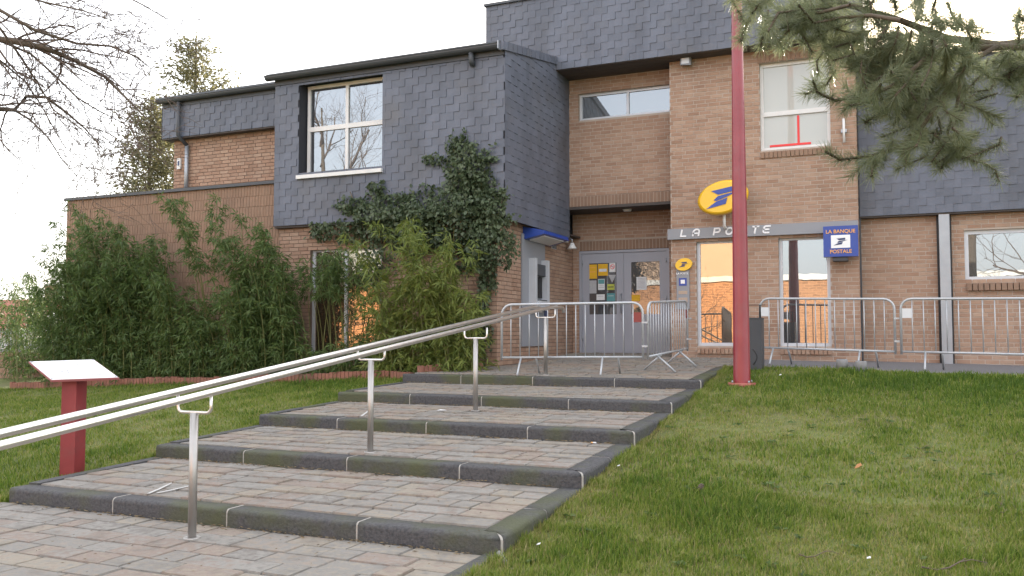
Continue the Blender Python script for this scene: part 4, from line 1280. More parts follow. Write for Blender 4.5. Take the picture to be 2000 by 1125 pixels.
right_ = culm_row(735, 930, 50, [(640, 600), (740, 500), (780, 410), (830, 365), (880, 395), (930, 560)], 12.95, 13.6, (.5, 1.08))
bamboo('bright_bamboo_clump', 'bright yellow-green bamboo clump under the slate box beside the steps', right_, 24, bambooy_m, 125, low=.05, leafL=(.08, .20))
behind = culm_row(600, 760, 20, [(600, 470), (640, 440), (700, 445), (760, 470)], 13.35, 13.8, (.7, 1.0))
low_ = culm_row(585, 740, 26, [(585, 650), (640, 675), (740, 630)], 13.0, 13.5, (.8, 1.1))
bamboo('low_bamboo', 'low dark bamboo shoots in front of the ground-floor window', low_ + [(x, y, h) for x, y, h in behind[:3]], 25, bamboo_m, 120, low=.1)
# loose canes over the window head
bamboo('window_bamboo', 'bamboo canes with leaves arching over the head of the ground-floor window', behind[3:], 26, bamboo_m, 55, low=.76)
# thicket beyond the end of the wall, against the sky
far_ = []
for k in range(46):
    p = rs.uniform(20, 135); y = rs.uniform(13.2, 16.5)
    x = float(onY(p, 700, y)[0]); zt = topz(p, np.interp(p, [10, 60, 135], [530, 500, 500]), y)
    far_.append((x, y, (zt - float(lawn_z(x, y))) * rs.uniform(.55, 1.0)))
bamboo('bamboo_thicket', 'loose bamboo thicket against the sky beyond the left end of the wall', far_, 27, bamboo_m, 105, low=.1)

# ivy over the slate box and its brick corner
def ivy():
    rng = np.random.default_rng(5)
    t = empty('ivy', (-7.0, 13.8, 1.0), 'dark climbing ivy spreading over the lower right of the slate box', 'ivy')
    blobs = [(905, 430, 85, 75, .42, 2600), (915, 335, 42, 62, .22, 1100), (890, 285, 16, 26, .07, 130), (750, 428, 66, 50, .28, 1200), (655, 450, 50, 20, .2, 340), (740, 505, 34, 40, .2, 320), (955, 465, 46, 85, .45, 2000), (815, 440, 62, 60, .35, 1500),
             (948, 610, 14, 95, .15, 500), (940, 350, 30, 14, .1, 120), (955, 310, 22, 6, .06, 60), (960, 375, 36, 10, .08, 110), (850, 310, 22, 12, .06, 90), (735, 370, 18, 18, .08, 90), (690, 400, 30, 18, .1, 150)]
    Bs = []; Ds = []
    for (cx, cyy, rx, ry, th, n) in blobs:
        n = int(n * 1.25)
        a = rng.uniform(0, 2 * math.pi, n); r = np.sqrt(rng.random(n)) * (1 + rng.normal(0, .10, n) + .22 * np.sin(a * 5 + cx) + .14 * np.sin(a * 11 + cyy))
        px = cx + rx * r * np.cos(a); py = cyy + ry * r * np.sin(a)
        dep = th * np.clip(1 - r ** 2, 0, 1) * rng.random(n) ** .5 + .02
        for i in range(n):
            P = onY(px[i], py[i], YB - .02)
            if P[0] > XS + .08:
                P = onX(px[i], py[i], XS + .05)
            if P[2] < 3.6: P = onY(px[i], py[i], BY - .05)
            P = P + np.array([0, -dep[i], 0]); Bs.append(P)
    B = np.array(Bs)
    D = rng.normal(0, .5, B.shape); D[:, 2] -= .8; D[:, 1] -= .45
    D = unitv(D); L = rng.uniform(.035, .095, len(B))
    V, F = leaf_quads(B, D, L, L * rng.uniform(.75, 1.0, len(B)), rng, .1)
    f = build_arrays('foliage', V, F, ivy_m, t, rng.random(len(F))); f['kind'] = 'stuff'
    for k, pl in enumerate(([(945, 690), (948, 600), (940, 520), (920, 440), (905, 360), (890, 290)], [(940, 520), (965, 440), (985, 380)], [(920, 440), (840, 430), (760, 410), (720, 380)], [(905, 400), (870, 330)], [(684, 375), (700, 415)])):
        pts = []
        for (a, b) in pl:
            P = onY(a, b, BY - .07 if b > 450 else YB - .06); pts.append(P)
        build('stem', MB().tube(pts, list(np.linspace(.028 if k == 0 else .012, .006, len(pts))), 6), bark_m, t)
ivy()

# brick edging of the planting bed: bricks stood on end
ED = empty('planter_edging', (-12, 12.9, .5), 'low edging of upright red bricks along the planting bed', 'edging')
ev = [(a, b, c) for c in (0, 1) for (a, b) in ((-.5, -.5), (.5, -.5), (.5, .5), (-.5, .5))]
ef = [(0, 3, 2, 1), (4, 5, 6, 7), (0, 1, 5, 4), (1, 2, 6, 5), (2, 3, 7, 6), (3, 0, 4, 7)]
edge_m = mat('edging_brick', [(.19, .080, .055), (.27, .12, .085), (.225, .098, .068)], .85, 9, .4, 90, rnd=.7, mottle=(.09, .07, .05), mscale=3, mfac=.6)
EB = Pieces('edging_brick', ev, ef, edge_m)
def edge_run(a, b, za=None):
    a = np.array(a, float); b = np.array(b, float); L = np.linalg.norm(b - a); u = (b - a) / L; rz = math.atan2(u[1], u[0])
    for k in range(int(L / .082)):
        p = a + u * (k + .5) * .082
        z = float(lawn_z(p[0], p[1])) if p[0] < EX0 else path_z(p[1]) - .03
        EB.add((p[0], p[1], z - .02), rz + random.uniform(-.04, .04), (.072, .10, .15 + random.uniform(-.012, .012)), ED)
edge_run((-17.3, 13.0), (-7.75, 12.85)); edge_run((-7.72, 12.8), (-7.18, 12.62)); edge_run((-7.14, 12.66), (-6.42, 13.75))
EB.finish(ED, 'edging_bricks')
sb = MB(); 
for (xa, xb_) in ((-17.3, -14), (-14, -11), (-11, -9), (-9, -7.6)):
    sb.quad((xa, 12.95, float(lawn_z(xa, 12.95)) + .05), (xb_, 12.95, float(lawn_z(xb_, 12.95)) + .05), (xb_, 14.0, float(lawn_z(xb_, 13.5)) + .06), (xa, 14.0, float(lawn_z(xa, 13.5)) + .06))
sb.quad((-7.6, 12.9, .78), (-7.1, 12.78, .80), (-6.4, 14.0, .86), (-7.6, 14.0, .84))
tag(build('planting_bed', sb, mat('bed_soil', [(.035, .026, .018), (.06, .045, .03)], .95, 8, .8, 60)), kind='structure')

# ------------------------------------------------------------------ grass
def vnoise(x, y, sc, seed):
    x = np.asarray(x) / sc + 1000; y = np.asarray(y) / sc + 1000
    g = np.random.default_rng(seed).random((257, 257))
    i, j = np.floor(x).astype(int), np.floor(y).astype(int); fx, fy = x - i, y - j; fx = fx * fx * (3 - 2 * fx); fy = fy * fy * (3 - 2 * fy)
    q = lambda a, b: g[a % 257, b % 257]
    return (q(i, j) * (1 - fx) + q(i + 1, j) * fx) * (1 - fy) + (q(i, j + 1) * (1 - fx) + q(i + 1, j + 1) * fx) * fy
def vigour(X, Y):
    """0 = worn dry turf, 1 = lush: worn along the kerb and down the middle of the bank"""
    v = .30 * vnoise(X, Y, 1.7, 1) + .36 * vnoise(X, Y, .5, 2) + .42 * vnoise(X, Y, .17, 3) - .01
    v = v - .30 * np.exp(-((X - EX1) / .28) ** 2) - .22 * np.exp(-((X + 1.5) / .7) ** 2 - ((Y - 9.6) / 1.6) ** 2) - .15 * np.exp(-((X + .2) / 1.6) ** 2 - ((Y - 5.2) / 1.3) ** 2)
    v = v + .25 * np.exp(-((Y - 13.3) / 1.0) ** 2) + .2 * np.exp(-((X + 7.75) / .4) ** 2 - ((Y - 6.4) / .6) ** 2)
    return np.clip(v, 0, 1)
def grass(name, label, n, region, seed, m, hgt, wid, lean=.35, clump=None, kind='stuff', cat='grass'):
    rng = np.random.default_rng(seed)
    X, Y = region(rng, n)
    vg = vigour(X, Y)
    keep = rng.random(n) < np.clip(.35 + 1.1 * vg, 0, 1)
    X, Y, vg = X[keep], Y[keep], vg[keep]
    Z = lawn_z(X, Y) - .004
    n = len(X)
    h = (hgt[0] + (hgt[1] - hgt[0]) * rng.random(n) ** 1.6) * np.clip(.40 + 1.35 * vg, .45, 1.8)
    az = rng.uniform(0, 2 * math.pi, n); le = np.abs(rng.normal(0, lean, n))
    d = np.stack([np.cos(az) * le, np.sin(az) * le, np.ones(n)], 1); d = unitv(d)
    s = np.stack([-np.sin(az + .7), np.cos(az + .7), np.zeros(n)], 1)
    w = rng.uniform(wid[0], wid[1], n)[:, None]
    B = np.stack([X, Y, Z], 1); h = h[:, None]
    mid = B + d * h * .55; tip = B + d * h + np.stack([np.cos(az), np.sin(az), -np.ones(n) * .3], 1) * h * le[:, None] * .5
    V = np.empty((n, 5, 3)); V[:, 0] = B - s * w * .5; V[:, 1] = B + s * w * .5; V[:, 2] = mid + s * w * .4; V[:, 3] = mid - s * w * .4; V[:, 4] = tip
    V = V.reshape(-1, 3); i = np.arange(n)[:, None] * 5
    F = np.concatenate([i + np.array([[0, 1, 2]]), i + np.array([[0, 2, 3]]), i + np.array([[3, 2, 4]])], 0)
    r = np.tile(np.clip(1.0 - 1.0 * vg + rng.normal(0, .27, n), 0.01, .99), 3)
    o = build_arrays(name, V, F, m, None, r, True)
    return tag(o, label, cat, None, kind)
def reg_right(x0, x1, y0, y1):
    def f(rng, n):
        return rng.uniform(x0, x1, n), rng.uniform(y0, y1, n)
    return f
grass('lawn_grass', 'short green grass of the lawn right of the steps, near the camera', 230000, lambda r, n: (r.uniform(-2.41, 3.0, n), 3.0 + 4.5 * r.random(n)), 31, grass_m, (.022, .068), (.004, .0085))
grass('lawn_grass', 'short green grass of the lawn right of the steps, towards the tarmac', 150000, lambda r, n: (r.uniform(-2.41, 6.5, n), 7.4 + 7.0 * r.random(n)), 32, grass_m, (.026, .07), (.007, .012))
grass('lawn_grass', 'short green grass of the lawn left of the steps', 120000, lambda r, n: (EX0 - .02 - 10.5 * r.random(n) ** 1.3, 5.42 + 7.5 * r.random(n)), 33, grass_m, (.03, .065), (.006, .011))
def dry_patch(r, n):
    k = r.integers(0, 5, n)
    c = np.array([(-1.3, 6.2, .7, .9), (-1.6, 10.2, .5, 1.2), (.6, 5.0, 1.1, .6), (-2.1, 7.8, .2, 2.0), (1.7, 6.3, .8, .7)])[k]
    return np.maximum(c[:, 0] + r.normal(0, 1, n) * c[:, 2], -2.4), np.clip(c[:, 1] + r.normal(0, 1, n) * c[:, 3], 3, 14.3)
grass('dry_straw', 'single pale straws lying over the right lawn', 3500, lambda r, n: (r.uniform(-2.4, 4, n), 3.0 + 9 * r.random(n)), 38, drygrass_m, (.05, .13), (.003, .006), 2.2)
grass('dry_grass', 'straw-coloured dry grass mixed into the right lawn', 26000, dry_patch, 34, drygrass_m, (.02, .05), (.003, .006), .9)
def edge_tufts(r, n):
    y = r.uniform(3.0, 14.3, n); x = EX1 + np.abs(r.normal(0, .05, n)); return x, y
grass('edge_grass', 'longer ragged grass along the right-hand kerb of the steps', 16000, edge_tufts, 35, grass_m, (.05, .12), (.004, .007), .6)
grass('edge_grass', 'ragged grass along the left edge of the steps and round the board post', 9000, lambda r, n: (EX0 - .02 - np.abs(r.normal(0, .06, n)), r.uniform(5.4, 12.5, n)), 36, grass_m, (.05, .10), (.006, .009), .6)

# flat weeds in the right lawn: rosettes of broad leaves
def weeds():
    rng = np.random.default_rng(91); B = []; D = []; L = []
    for k in range(150):
        x = rng.uniform(-2.3, 3.5); y = 3.4 + 9 * rng.random() ** 1.4
        for j in range(rng.integers(5, 11)):
            a = rng.uniform(0, 6.28); B.append((x, y, float(lawn_z(x, y)) + .022)); D.append((math.cos(a), math.sin(a), rng.uniform(.15, .6))); L.append(rng.uniform(.03, .08))
    V, F = leaf_quads(np.array(B), unitv(np.array(D)), np.array(L), np.array(L) * .42, rng, .25)
    o = build_arrays('lawn_weeds', V, F, bamboo_m, None, rng.random(len(F)))
    tag(o, 'broad-leaved weeds scattered flat in the right lawn', 'weeds', None, 'stuff')
weeds()
# dry bits of grass and leaf swept against the foot of each riser and into the paving joints
def debris():
    rng = np.random.default_rng(92); B = []; D = []; L = []
    for i in range(5):
        for k in range(420):
            x = rng.uniform(EX0 + .05, EX1 - .2); y = NY[i] - abs(rng.normal(0, .05)) - .005
            B.append((x, y, path_z(y) + .006)); a = rng.normal(0, .5) + (math.pi if rng.random() < .5 else 0); D.append((math.cos(a), math.sin(a) * .6, rng.uniform(-.05, .15))); L.append(rng.uniform(.012, .055))
    for k in range(900):
        x = rng.uniform(EX0, EX1 - .15); y = rng.uniform(2.6, 12); a = rng.uniform(0, 6.28)
        B.append((x, y, path_z(y) + .008)); D.append((math.cos(a), math.sin(a), .03)); L.append(rng.uniform(.008, .035))
    V, F = leaf_quads(np.array(B), unitv(np.array(D)), np.array(L), np.array(L) * .16 + .002, rng, .0)
    o = build_arrays('dry_debris', V, F, mat('straw_bits', [(.10, .075, .045), (.22, .17, .10), (.06, .045, .03)], .9, 30, rnd=.8), None, rng.random(len(F)))
    tag(o, 'dry grass bits and leaf crumbs swept against the step risers', 'debris', None, 'stuff')
debris()

# ------------------------------------------------------------------ trees
def grow(mb, p, d, L, r, lev, rng, maxlev, bend=.22, up=.05, kids=(0, 0, 0, 0, 0), sides=(8, 6, 5, 4, 3), shrink=(.62, .5)):
    n = 5 if lev < 3 else 4
    pts = [np.array(p, float)]; dd = unit(d)
    for i in range(n):
        dd = unit(dd + rng.normal(0, bend, 3) * .6 + np.array([0, 0, up])); pts.append(pts[-1] + dd * L / n)
    mb.tube(pts, list(np.linspace(r, r * .45, n + 1)), sides[min(lev, 4)], caps=False)
    if lev >= maxlev:
        return
    for k in range(kids[lev]):
        f = rng.uniform(.25, 1.0); i = min(int(f * n), n - 1); q = pts[i] + (pts[i + 1] - pts[i]) * (f * n - i)
        ax = unit(rng.normal(size=3)); base = unit(pts[i + 1] - pts[i]); sd = unit(np.cross(base, ax)); a = rng.uniform(.45, 1.0)
        nd = base * math.cos(a) + sd * math.sin(a)
        grow(mb, q, nd, L * rng.uniform(.38, .72), max(r * (1 - .5 * f) * rng.uniform(.4, .62), .0035), lev + 1, rng, maxlev, bend, up, kids, sides, shrink)

def bare_tree(name, base, h, seed, label, kids=(9, 6, 5, 4), spread=1.0):
    rng = np.random.default_rng(seed)
    t = empty(name, base, label, 'tree')
    b = np.array(base, float); tr = [b + (0, 0, -.1), b + (.05, 0, h * .2), b + (-.1, .1, h * .45), b + (.1, 0, h * .75), b + (0, 0, h)]
    build('trunk', MB().tube(tr, [h * .022, h * .018, h * .014, h * .008, h * .003], 10), bark_m, t, recalc=False)
    mb = MB()
    for k in range(kids[0]):
        f = .28 + .65 * k / kids[0]; z = b + np.array([0, 0, h * f]); az = k * 2.4 + rng.uniform(-.4, .4)
        grow(mb, z, (math.cos(az) * spread, math.sin(az) * spread, .75), h * .48 * (1.15 - f * .7), h * .0085 * (1.2 - f * .7), 1, rng, 4, .25, .06, (0,) + tuple(kids[1:]) + (0,))
    o = build('branches', mb, twig_m, t, recalc=False); o['kind'] = 'stuff'
    return t
# bare tree whose boughs reach into the picture at the upper left; its trunk stands left of the frame
rng = np.random.default_rng(77)
tb = atD(-620, 652, 9.5); tb[2] = 0
t = empty('bare_tree', tb, 'leafless tree reaching thin bare boughs into the upper left of the sky', 'tree')
tops = tb + np.array([0.1, 0, 7.5])
build('trunk', MB().tube([tb + (0, 0, -.1), tb + (.05, .05, 2), tb + (-.05, .1, 4.2), tops], [.24, .19, .15, .07], 12), bark_m, t, recalc=False)
limbs = [([(-300, 120), (-120, 60), (0, 76), (85, 92), (150, 120), (205, 150), (245, 190), (285, 230)], .040, 8.8),
         ([(-300, 120), (-150, 40), (0, 20), (70, 60), (150, 85), (215, 90), (265, 110), (290, 130)], .030, 8.6),
         ([(-280, 200), (-100, 190), (0, 213), (28, 215), (52, 188), (90, 190), (130, 220), (165, 250), (200, 290)], .030, 9.0),
         ([(-60, 40), (0, 55), (40, 110), (75, 165), (105, 215), (150, 245), (185, 275)], .020, 8.7),
         ([(-100, 120), (0, 80), (60, 105), (110, 150), (150, 190), (190, 215), (240, 240)], .022, 8.9),
         ([(-160, 0), (0, -20), (90, 5), (160, 20), (220, 40)], .022, 8.5),
         ([(-160, -60), (60, -40), (200, -30), (280, 10), (330, 40)], .02, 8.5),
         ([(28, 215), (60, 235), (95, 270), (120, 310), (150, 345)], .016, 9.0),
         ([(-200, 160), (-60, 110), (0, 118), (50, 160), (80, 205), (110, 260), (135, 300)], .018, 8.8),
         ([(60, 95), (120, 75), (180, 45), (240, 70)], .013, 8.6)]
brs = MB()
for k, (pl, r0, d) in enumerate(limbs):
    P = [atD(a, b, d + .25 * math.sin(i * 1.7 + k)) for i, (a, b) in enumerate(pl)]
    if k in (0, 2): P = [tb + (0, 0, 3.6 if k == 0 else 2.9)] + P
    r0 *= .78; rad = list(np.linspace(r0 * (1.5 if k in (0, 2) else 1), r0 * .22, len(P)))
    build('bough', MB().tube(P, rad, 7, caps=False), bark_m, t, recalc=False)
    for i in range(1, len(P) - 1):
        for j in range(4 if k not in (2, 6, 7, 8) else 2):
            f = rng.random(); q = P[i] + (P[i + 1] - P[i]) * f; b = unit(P[i + 1] - P[i]); sd = unit(np.cross(b, unit(rng.normal(size=3)))); a = rng.uniform(.35, .85)
            grow(brs, q, b * math.cos(a) + sd * math.sin(a) - np.array([0, 0, .08]), rng.uniform(.3, .8), rad[i] * .42, 2, rng, 4, .30, -.02, (0, 0, 4, 2, 0), (6, 5, 4, 4, 3))
o = build('twigs', brs, twig_m, t, recalc=False); o['kind'] = 'stuff'
bare_tree('bare_tree', (-16.0, 6.0, .0), 8.5, 41, 'tall leafless tree mirrored in the upper window of the slate box', (9, 6, 6, 4))
bare_tree('bare_tree', (7.5, -9.0, -.1), 9.0, 42, 'leafless tree mirrored in the right-hand window', (9, 6, 5, 3))

bare_tree('bare_shrub', (-9.5, -13.0, -.1), 4.2, 43, 'leafless shrub mirrored in the first ground-floor window', (12, 5, 4, 3), 1.3)
bare_tree('bare_shrub', (-28, -12.0, -.1), 4.6, 44, 'leafless shrub mirrored in the window behind the bamboo', (12, 5, 4, 3), 1.3)
# conifer behind the left wing
def conifer(name, base, h, r, seed, label, m, n=26, lean=(0, 0)):
    rng = np.random.default_rng(seed); b = np.array(base, float)
    t = empty(name, b, label, 'tree')
    build('trunk', MB().tube([b, b + (lean[0] * .5, lean[1] * .5, h * .5), b + (lean[0], lean[1], h)], [h * .016, h * .011, .02], 8), bark_m, t, recalc=False)
    mb = MB(); Bs = []; Ds = []
    nb = n * 6
    for k in range(nb):
        f = .12 + .86 * (k / nb); az = rng.uniform(0, 2 * math.pi)
        L = r * (1 - f) ** .7 * rng.uniform(.55, 1.15) + .12
        p = b + np.array([lean[0] * f, lean[1] * f, h * f]); d = unit((math.cos(az), math.sin(az), rng.uniform(.05, .6)))
        pts = [p, p + d * L * .5, p + d * L + np.array([0, 0, .12 * L])]
        mb.tube(pts, [.022 * (1.2 - f), .012, .005], 4, caps=False)
        c = int(42 * L + 20); s = rng.random(c) ** .7
        q = p + (pts[2] - p) * s[:, None] + rng.normal(0, .11 + .05 * L, (c, 3)); q[:, 2] -= rng.random(c) * .18
        Bs.append(q); dd = rng.normal(0, .6, (c, 3)) + d; dd[:, 2] -= .2; Ds.append(unitv(dd))
    o = build('branches', mb, bark_m, t, recalc=False); o['kind'] = 'stuff'
    B = np.concatenate(Bs); D = np.concatenate(Ds); L = rng.uniform(.08, .19, len(B))
    V, F = leaf_quads(B, D, L, L * .42, rng, .1)
    o = build_arrays('crown', V, F, m, t, rng.random(len(F))); o['kind'] = 'stuff'
cb = atD(372, 652, 30); cb[2] = .5
ct = atD(375, 58, 30)
conifer('conifer', cb, ct[2] - .5, 4.2, 51, 'tall slender conifer with thin foliage rising behind the left wing', cypress_m, 40)
cb2 = atD(285, 652, 27); cb2[2] = .5
conifer('conifer', cb2, float(atD(285, 185, 27)[2]) - .5, 2.8, 52, 'shorter loose conifer left of the tall one behind the low wall', cypress_m, 30)

# pine overhead at the right: trunk stands right of the frame, boughs hang into the picture
def pine():
    rng = np.random.default_rng(61)
    tb = atD(2480, 652, 5.6); tb[2] = float(lawn_z(tb[0], tb[1]))
    t = empty('pine_tree', tb, 'pine tree hanging long-needled boughs into the upper right', 'tree')
    build('trunk', MB().tube([tb + (0, 0, -.1), tb + (0, .05, 1.5), tb + (-.05, 0, 3.2), tb + (0, .1, 6.0), tb + (.1, 0, 9)], [.23, .19, .16, .11, .03], 14), bark_m, t, recalc=False)
    B = []; D = []
    nm = MB()
    def needles(pts, dens, fwd=.75, L=(.07, .11)):
        pts = np.array(pts); seg = np.linalg.norm(np.diff(pts, axis=0), axis=1); tot = seg.sum(); n = int(dens * tot)
        s = np.concatenate([[0], np.cumsum(seg)]) / tot; f = rng.random(n)
        base = np.stack([np.interp(f, s, pts[:, i]) for i in range(3)], 1)
        g = np.clip(f + .02, 0, 1); g0 = np.clip(f - .02, 0, 1)
        tan = unitv(np.stack([np.interp(g, s, pts[:, i]) - np.interp(g0, s, pts[:, i]) for i in range(3)], 1))
        rad = rng.normal(size=(n, 3)); rad = unitv(rad - tan * (rad * tan).sum(1)[:, None])
        d = unitv(tan * fwd + rad * rng.uniform(.5, 1.0, n)[:, None]); B.append(base); D.append(d)
    def shoot(pl, d, r, tuft=None, k=0):
        P = [atD(a, b, d + .12 * math.sin(i * 1.3 + k)) for i, (a, b) in enumerate(pl)]
        nm.tube(P, list(np.linspace(r, max(.006, r * .35), len(P))), 7, caps=False)
        return P
    # main boughs (photo pixels at the bough's distance from the eye)
    boughs = [([(2480, 60), (2150, 70), (1950, 88), (1850, 75), (1760, 40), (1660, 10), (1560, -20), (1500, -40)], 5.0, .030),
              ([(2480, 40), (2100, 95), (1990, 90), (1900, 95), (1800, 110), (1740, 150)], 4.9, .028),
              ([(1950, 88), (1880, 130), (1840, 190), (1800, 250), (1760, 285), (1700, 305), (1640, 312), (1612, 296)], 4.7, .014),
              ([(1850, 75), (1790, 130), (1740, 170), (1690, 188), (1630, 196), (1596, 180), (1588, 158)], 4.6, .014),
              ([(1880, 130), (1870, 200), (1850, 260), (1870, 300), (1910, 318)], 4.8, .010),
              ([(1760, 40), (1700, 30), (1640, 35), (1590, 45), (1560, 10)], 4.5, .012),
              ([(1660, 10), (1600, 25), (1560, 20), (1520, 25), (1500, 62)], 4.5, .010),
              ([(2150, 70), (2080, 130), (2020, 150), (1980, 120), (1955, 130)], 5.1, .014)]
    Ps = [shoot(pl, d, r, k=i) for i, (pl, d, r) in enumerate(boughs)]
    for i, k0 in ((2, 3), (3, 3), (4, 2), (5, 1), (6, 1), (7, 2)):
        needles(Ps[i][k0:], 950)
    needles(Ps[0][6:], 500)
    # side shoots: short curved brushes of needles
    specs = [(1470, 12, 1455, 55, 1448, 80), (1500, 20, 1492, 62, 1486, 92), (1530, 20, 1540, 60, 1520, 84), (1560, 15, 1575, 45, 1560, 62), (1590, 25, 1620, 45, 1640, 40), (1505, -10, 1485, 5, 1470, 25),
             (1650, 40, 1640, 75, 1622, 96), (1700, 60, 1660, 82, 1630, 92), (1690, 20, 1720, 50, 1740, 80), (1740, 30, 1712, 85, 1690, 110), (1755, 60, 1735, 110, 1700, 135), (1780, 60, 1765, 120, 1742, 150),
             (1800, 90, 1790, 140, 1770, 185), (1820, 80, 1818, 130, 1800, 170), (1760, 110, 1720, 150, 1690, 170), (1785, 140, 1750, 185, 1735, 215), (1840, 70, 1850, 110, 1845, 150), (1700, 110, 1672, 130, 1650, 112),
             (1720, 165, 1690, 200, 1660, 206), (1745, 200, 1715, 225, 1690, 240), (1790, 190, 1765, 215, 1745, 245), (1830, 190, 1850, 220, 1880, 235), (1850, 150, 1830, 180, 1790, 190), (1860, 250, 1880, 270, 1905, 262),
             (1870, 290, 1850, 315, 1836, 330), (1780, 270, 1765, 290, 1770, 318), (1720, 300, 1705, 325, 1702, 345), (1800, 250, 1790, 285, 1760, 300), (1890, 120, 1870, 150, 1850, 175), (1880, 60, 1860, 30, 1850, 5),
             (1790, 40, 1800, 10, 1790, -20), (1840, 60, 1820, 25, 1830, -10), (1700, 10, 1710, -15, 1700, -40), (1750, 20, 1740, -10, 1760, -40), (1900, 95, 1890, 60, 1900, 40), (1990, 90, 1985, 50, 1992, 20),
             (2010, 120, 1990, 150, 1965, 165), (2030, 110, 2010, 170, 1985, 190), (2060, 100, 2020, 60, 1990, 30), (1955, 100, 1975, 130, 1970, 155), (1815, 110, 1780, 100, 1750, 90), (1770, 80, 1730, 70, 1700, 85),
             (1800, 60, 1840, 95, 1860, 130), (1740, 140, 1770, 165, 1790, 200), (1725, 90, 1700, 130, 1700, 165)]
    for k, (a, b, c, e, f, g) in enumerate(specs):
        d = 4.35 + .6 * rng.random()
        P = shoot([(a, b), ((a + c) / 2 + 3, (b + e) / 2), (c, e), (f, g)], d, .007, k=k)
        needles(P, 1150)
        if k % 2 == 0:
            P2 = [p + rng.normal(0, .10, 3) for p in P]; P2[0] = P[0]; needles(P2, 800)
    for k in range(74):                                    # deeper brushes filling the dense heart of the bough
        a, b = (rng.normal(1745, 60), rng.normal(95, 60)) if k < 34 else ((rng.normal(1610, 48), rng.normal(5, 20)) if k < 50 else ((rng.normal(1850, 45), rng.normal(215, 50)) if k < 66 else (rng.normal(1960, 40), rng.normal(125, 40))))
        d = 4.6 + .7 * rng.random()
        P = [atD(a, b, d), atD(a + rng.normal(-8, 22), b + rng.uniform(5, 35), d - .03), atD(a + rng.normal(-18, 30), b + rng.uniform(25, 70), d - .08)]
        nm.tube(P, [.006, .005, .004], 5, caps=False); needles(P, 1100)
    bo = build('boughs', nm, bark_m, t, recalc=False); bo['kind'] = 'stuff'
    Bv = np.concatenate(B); Dv = np.concatenate(D); n = len(Bv)
    L = rng.uniform(.055, .095, n)[:, None]; s = unitv(np.cross(Dv, rng.normal(size=(n, 3)))) * .0013
    V = np.empty((n, 4, 3)); V[:, 0] = Bv - s; V[:, 1] = Bv + s; V[:, 2] = Bv + Dv * L * .9 + s * .7; V[:, 3] = Bv + Dv * L - s * .2
    F = np.arange(n * 4).reshape(n, 4)
    o = build_arrays('needles', V.reshape(-1, 3), F, needle_m, t, rng.random(n)); o['kind'] = 'stuff'
    # crown above, out of the frame
    for k in range(10):
        az = k * 1.3; z = 4.2 + k * .45; P = [tb + np.array([0, 0, z]), tb + np.array([math.cos(az) * 1.2, math.sin(az) * 1.2, z + .3]), tb + np.array([math.cos(az) * 2.0, math.sin(az) * 2.0, z + .25])]
        build('upper_bough', MB().tube(P, [.05, .03, .012], 6, caps=False), bark_m, t, recalc=False)
pine()

# ------------------------------------------------------------------ left background: low wall, fence, house
x1 = float(onY(66, 720, 14.6)[0])
t = empty('boundary_wall', (x1 - 3, 14.7, 0), 'low brown brick wall at the far left edge beyond the bamboo', 'wall')
zt = float(onY(30, 684, 14.6)[2])
build('core', MB().box(x1 - 7, x1 + .9, 14.62, 14.85, -1, zt - .05), mortar_m, t)
WB = Pieces('brick', bv, bf, soldier_m)
row = 0; z = -.4
while z < zt - .1:
    x = x1 - 3.2 + (row % 2) * .11
    while x < x1 + .85:
        WB.add((x + .107, 14.605, z + .0325), 0, (.215, .02, .065), t); x += .225
    z += .075; row += 1
WB.finish(t, 'brickwork', 120)
build('coping', MB().box(x1 - 7, x1 + .95, 14.57, 14.9, zt - .05, zt + .01), concrete_m, t)
t = empty('slat_fence', (x1 - 3, 14.75, zt), 'pale metal railing fence on the low wall at the far left edge', 'fence')
for k in range(40):
    x = x1 - 3.4 + k * .10
    build('picket', MB().box(x, x + .022, 14.72, 14.742, zt + .012, zt + .52), alu_m, t)
for z in (zt + .10, zt + .42):
    build('rail', MB().box(x1 - 3.5, x1 + .65, 14.7425, 14.765, z, z + .035), alu_m, t)
hp = atD(-20, 652, 60)
t = empty('distant_house', (hp[0], hp[1], -1), 'red-tiled house roof far away behind the left fence', 'house')
red_tile = mat('red_roof_tile', [(.36, .13, .09), (.28, .10, .07)], .85, 3)
build('wall', MB().box(hp[0] - 7, hp[0] + 3.0, hp[1], hp[1] + 8, -1, 1.6), mat('render', [(.5, .45, .4)], .9), t)
rf = build('roof', MB().hexa([(hp[0] - 7.3, hp[1] - .4, 1.55), (hp[0] + 3.3, hp[1] - .4, 1.55), (hp[0] + 3.3, hp[1] + 4, 3.9), (hp[0] - 7.3, hp[1] + 4, 3.9),
                              (hp[0] - 7.3, hp[1] - .4, 1.7), (hp[0] + 3.3, hp[1] - .4, 1.7), (hp[0] + 3.3, hp[1] + 4, 4.05), (hp[0] - 7.3, hp[1] + 4, 4.05)]), red_tile, t)
build('chimney', MB().box(hp[0] + 1.2, hp[0] + 1.9, hp[1] + 3.2, hp[1] + 3.9, 3.2, 5.0), soldier_m, rf)
build('window', MB().box(hp[0] - 2, hp[0] - .8, hp[1] - .03, hp[1] + .02, 0, 1.2), pane_m, t)

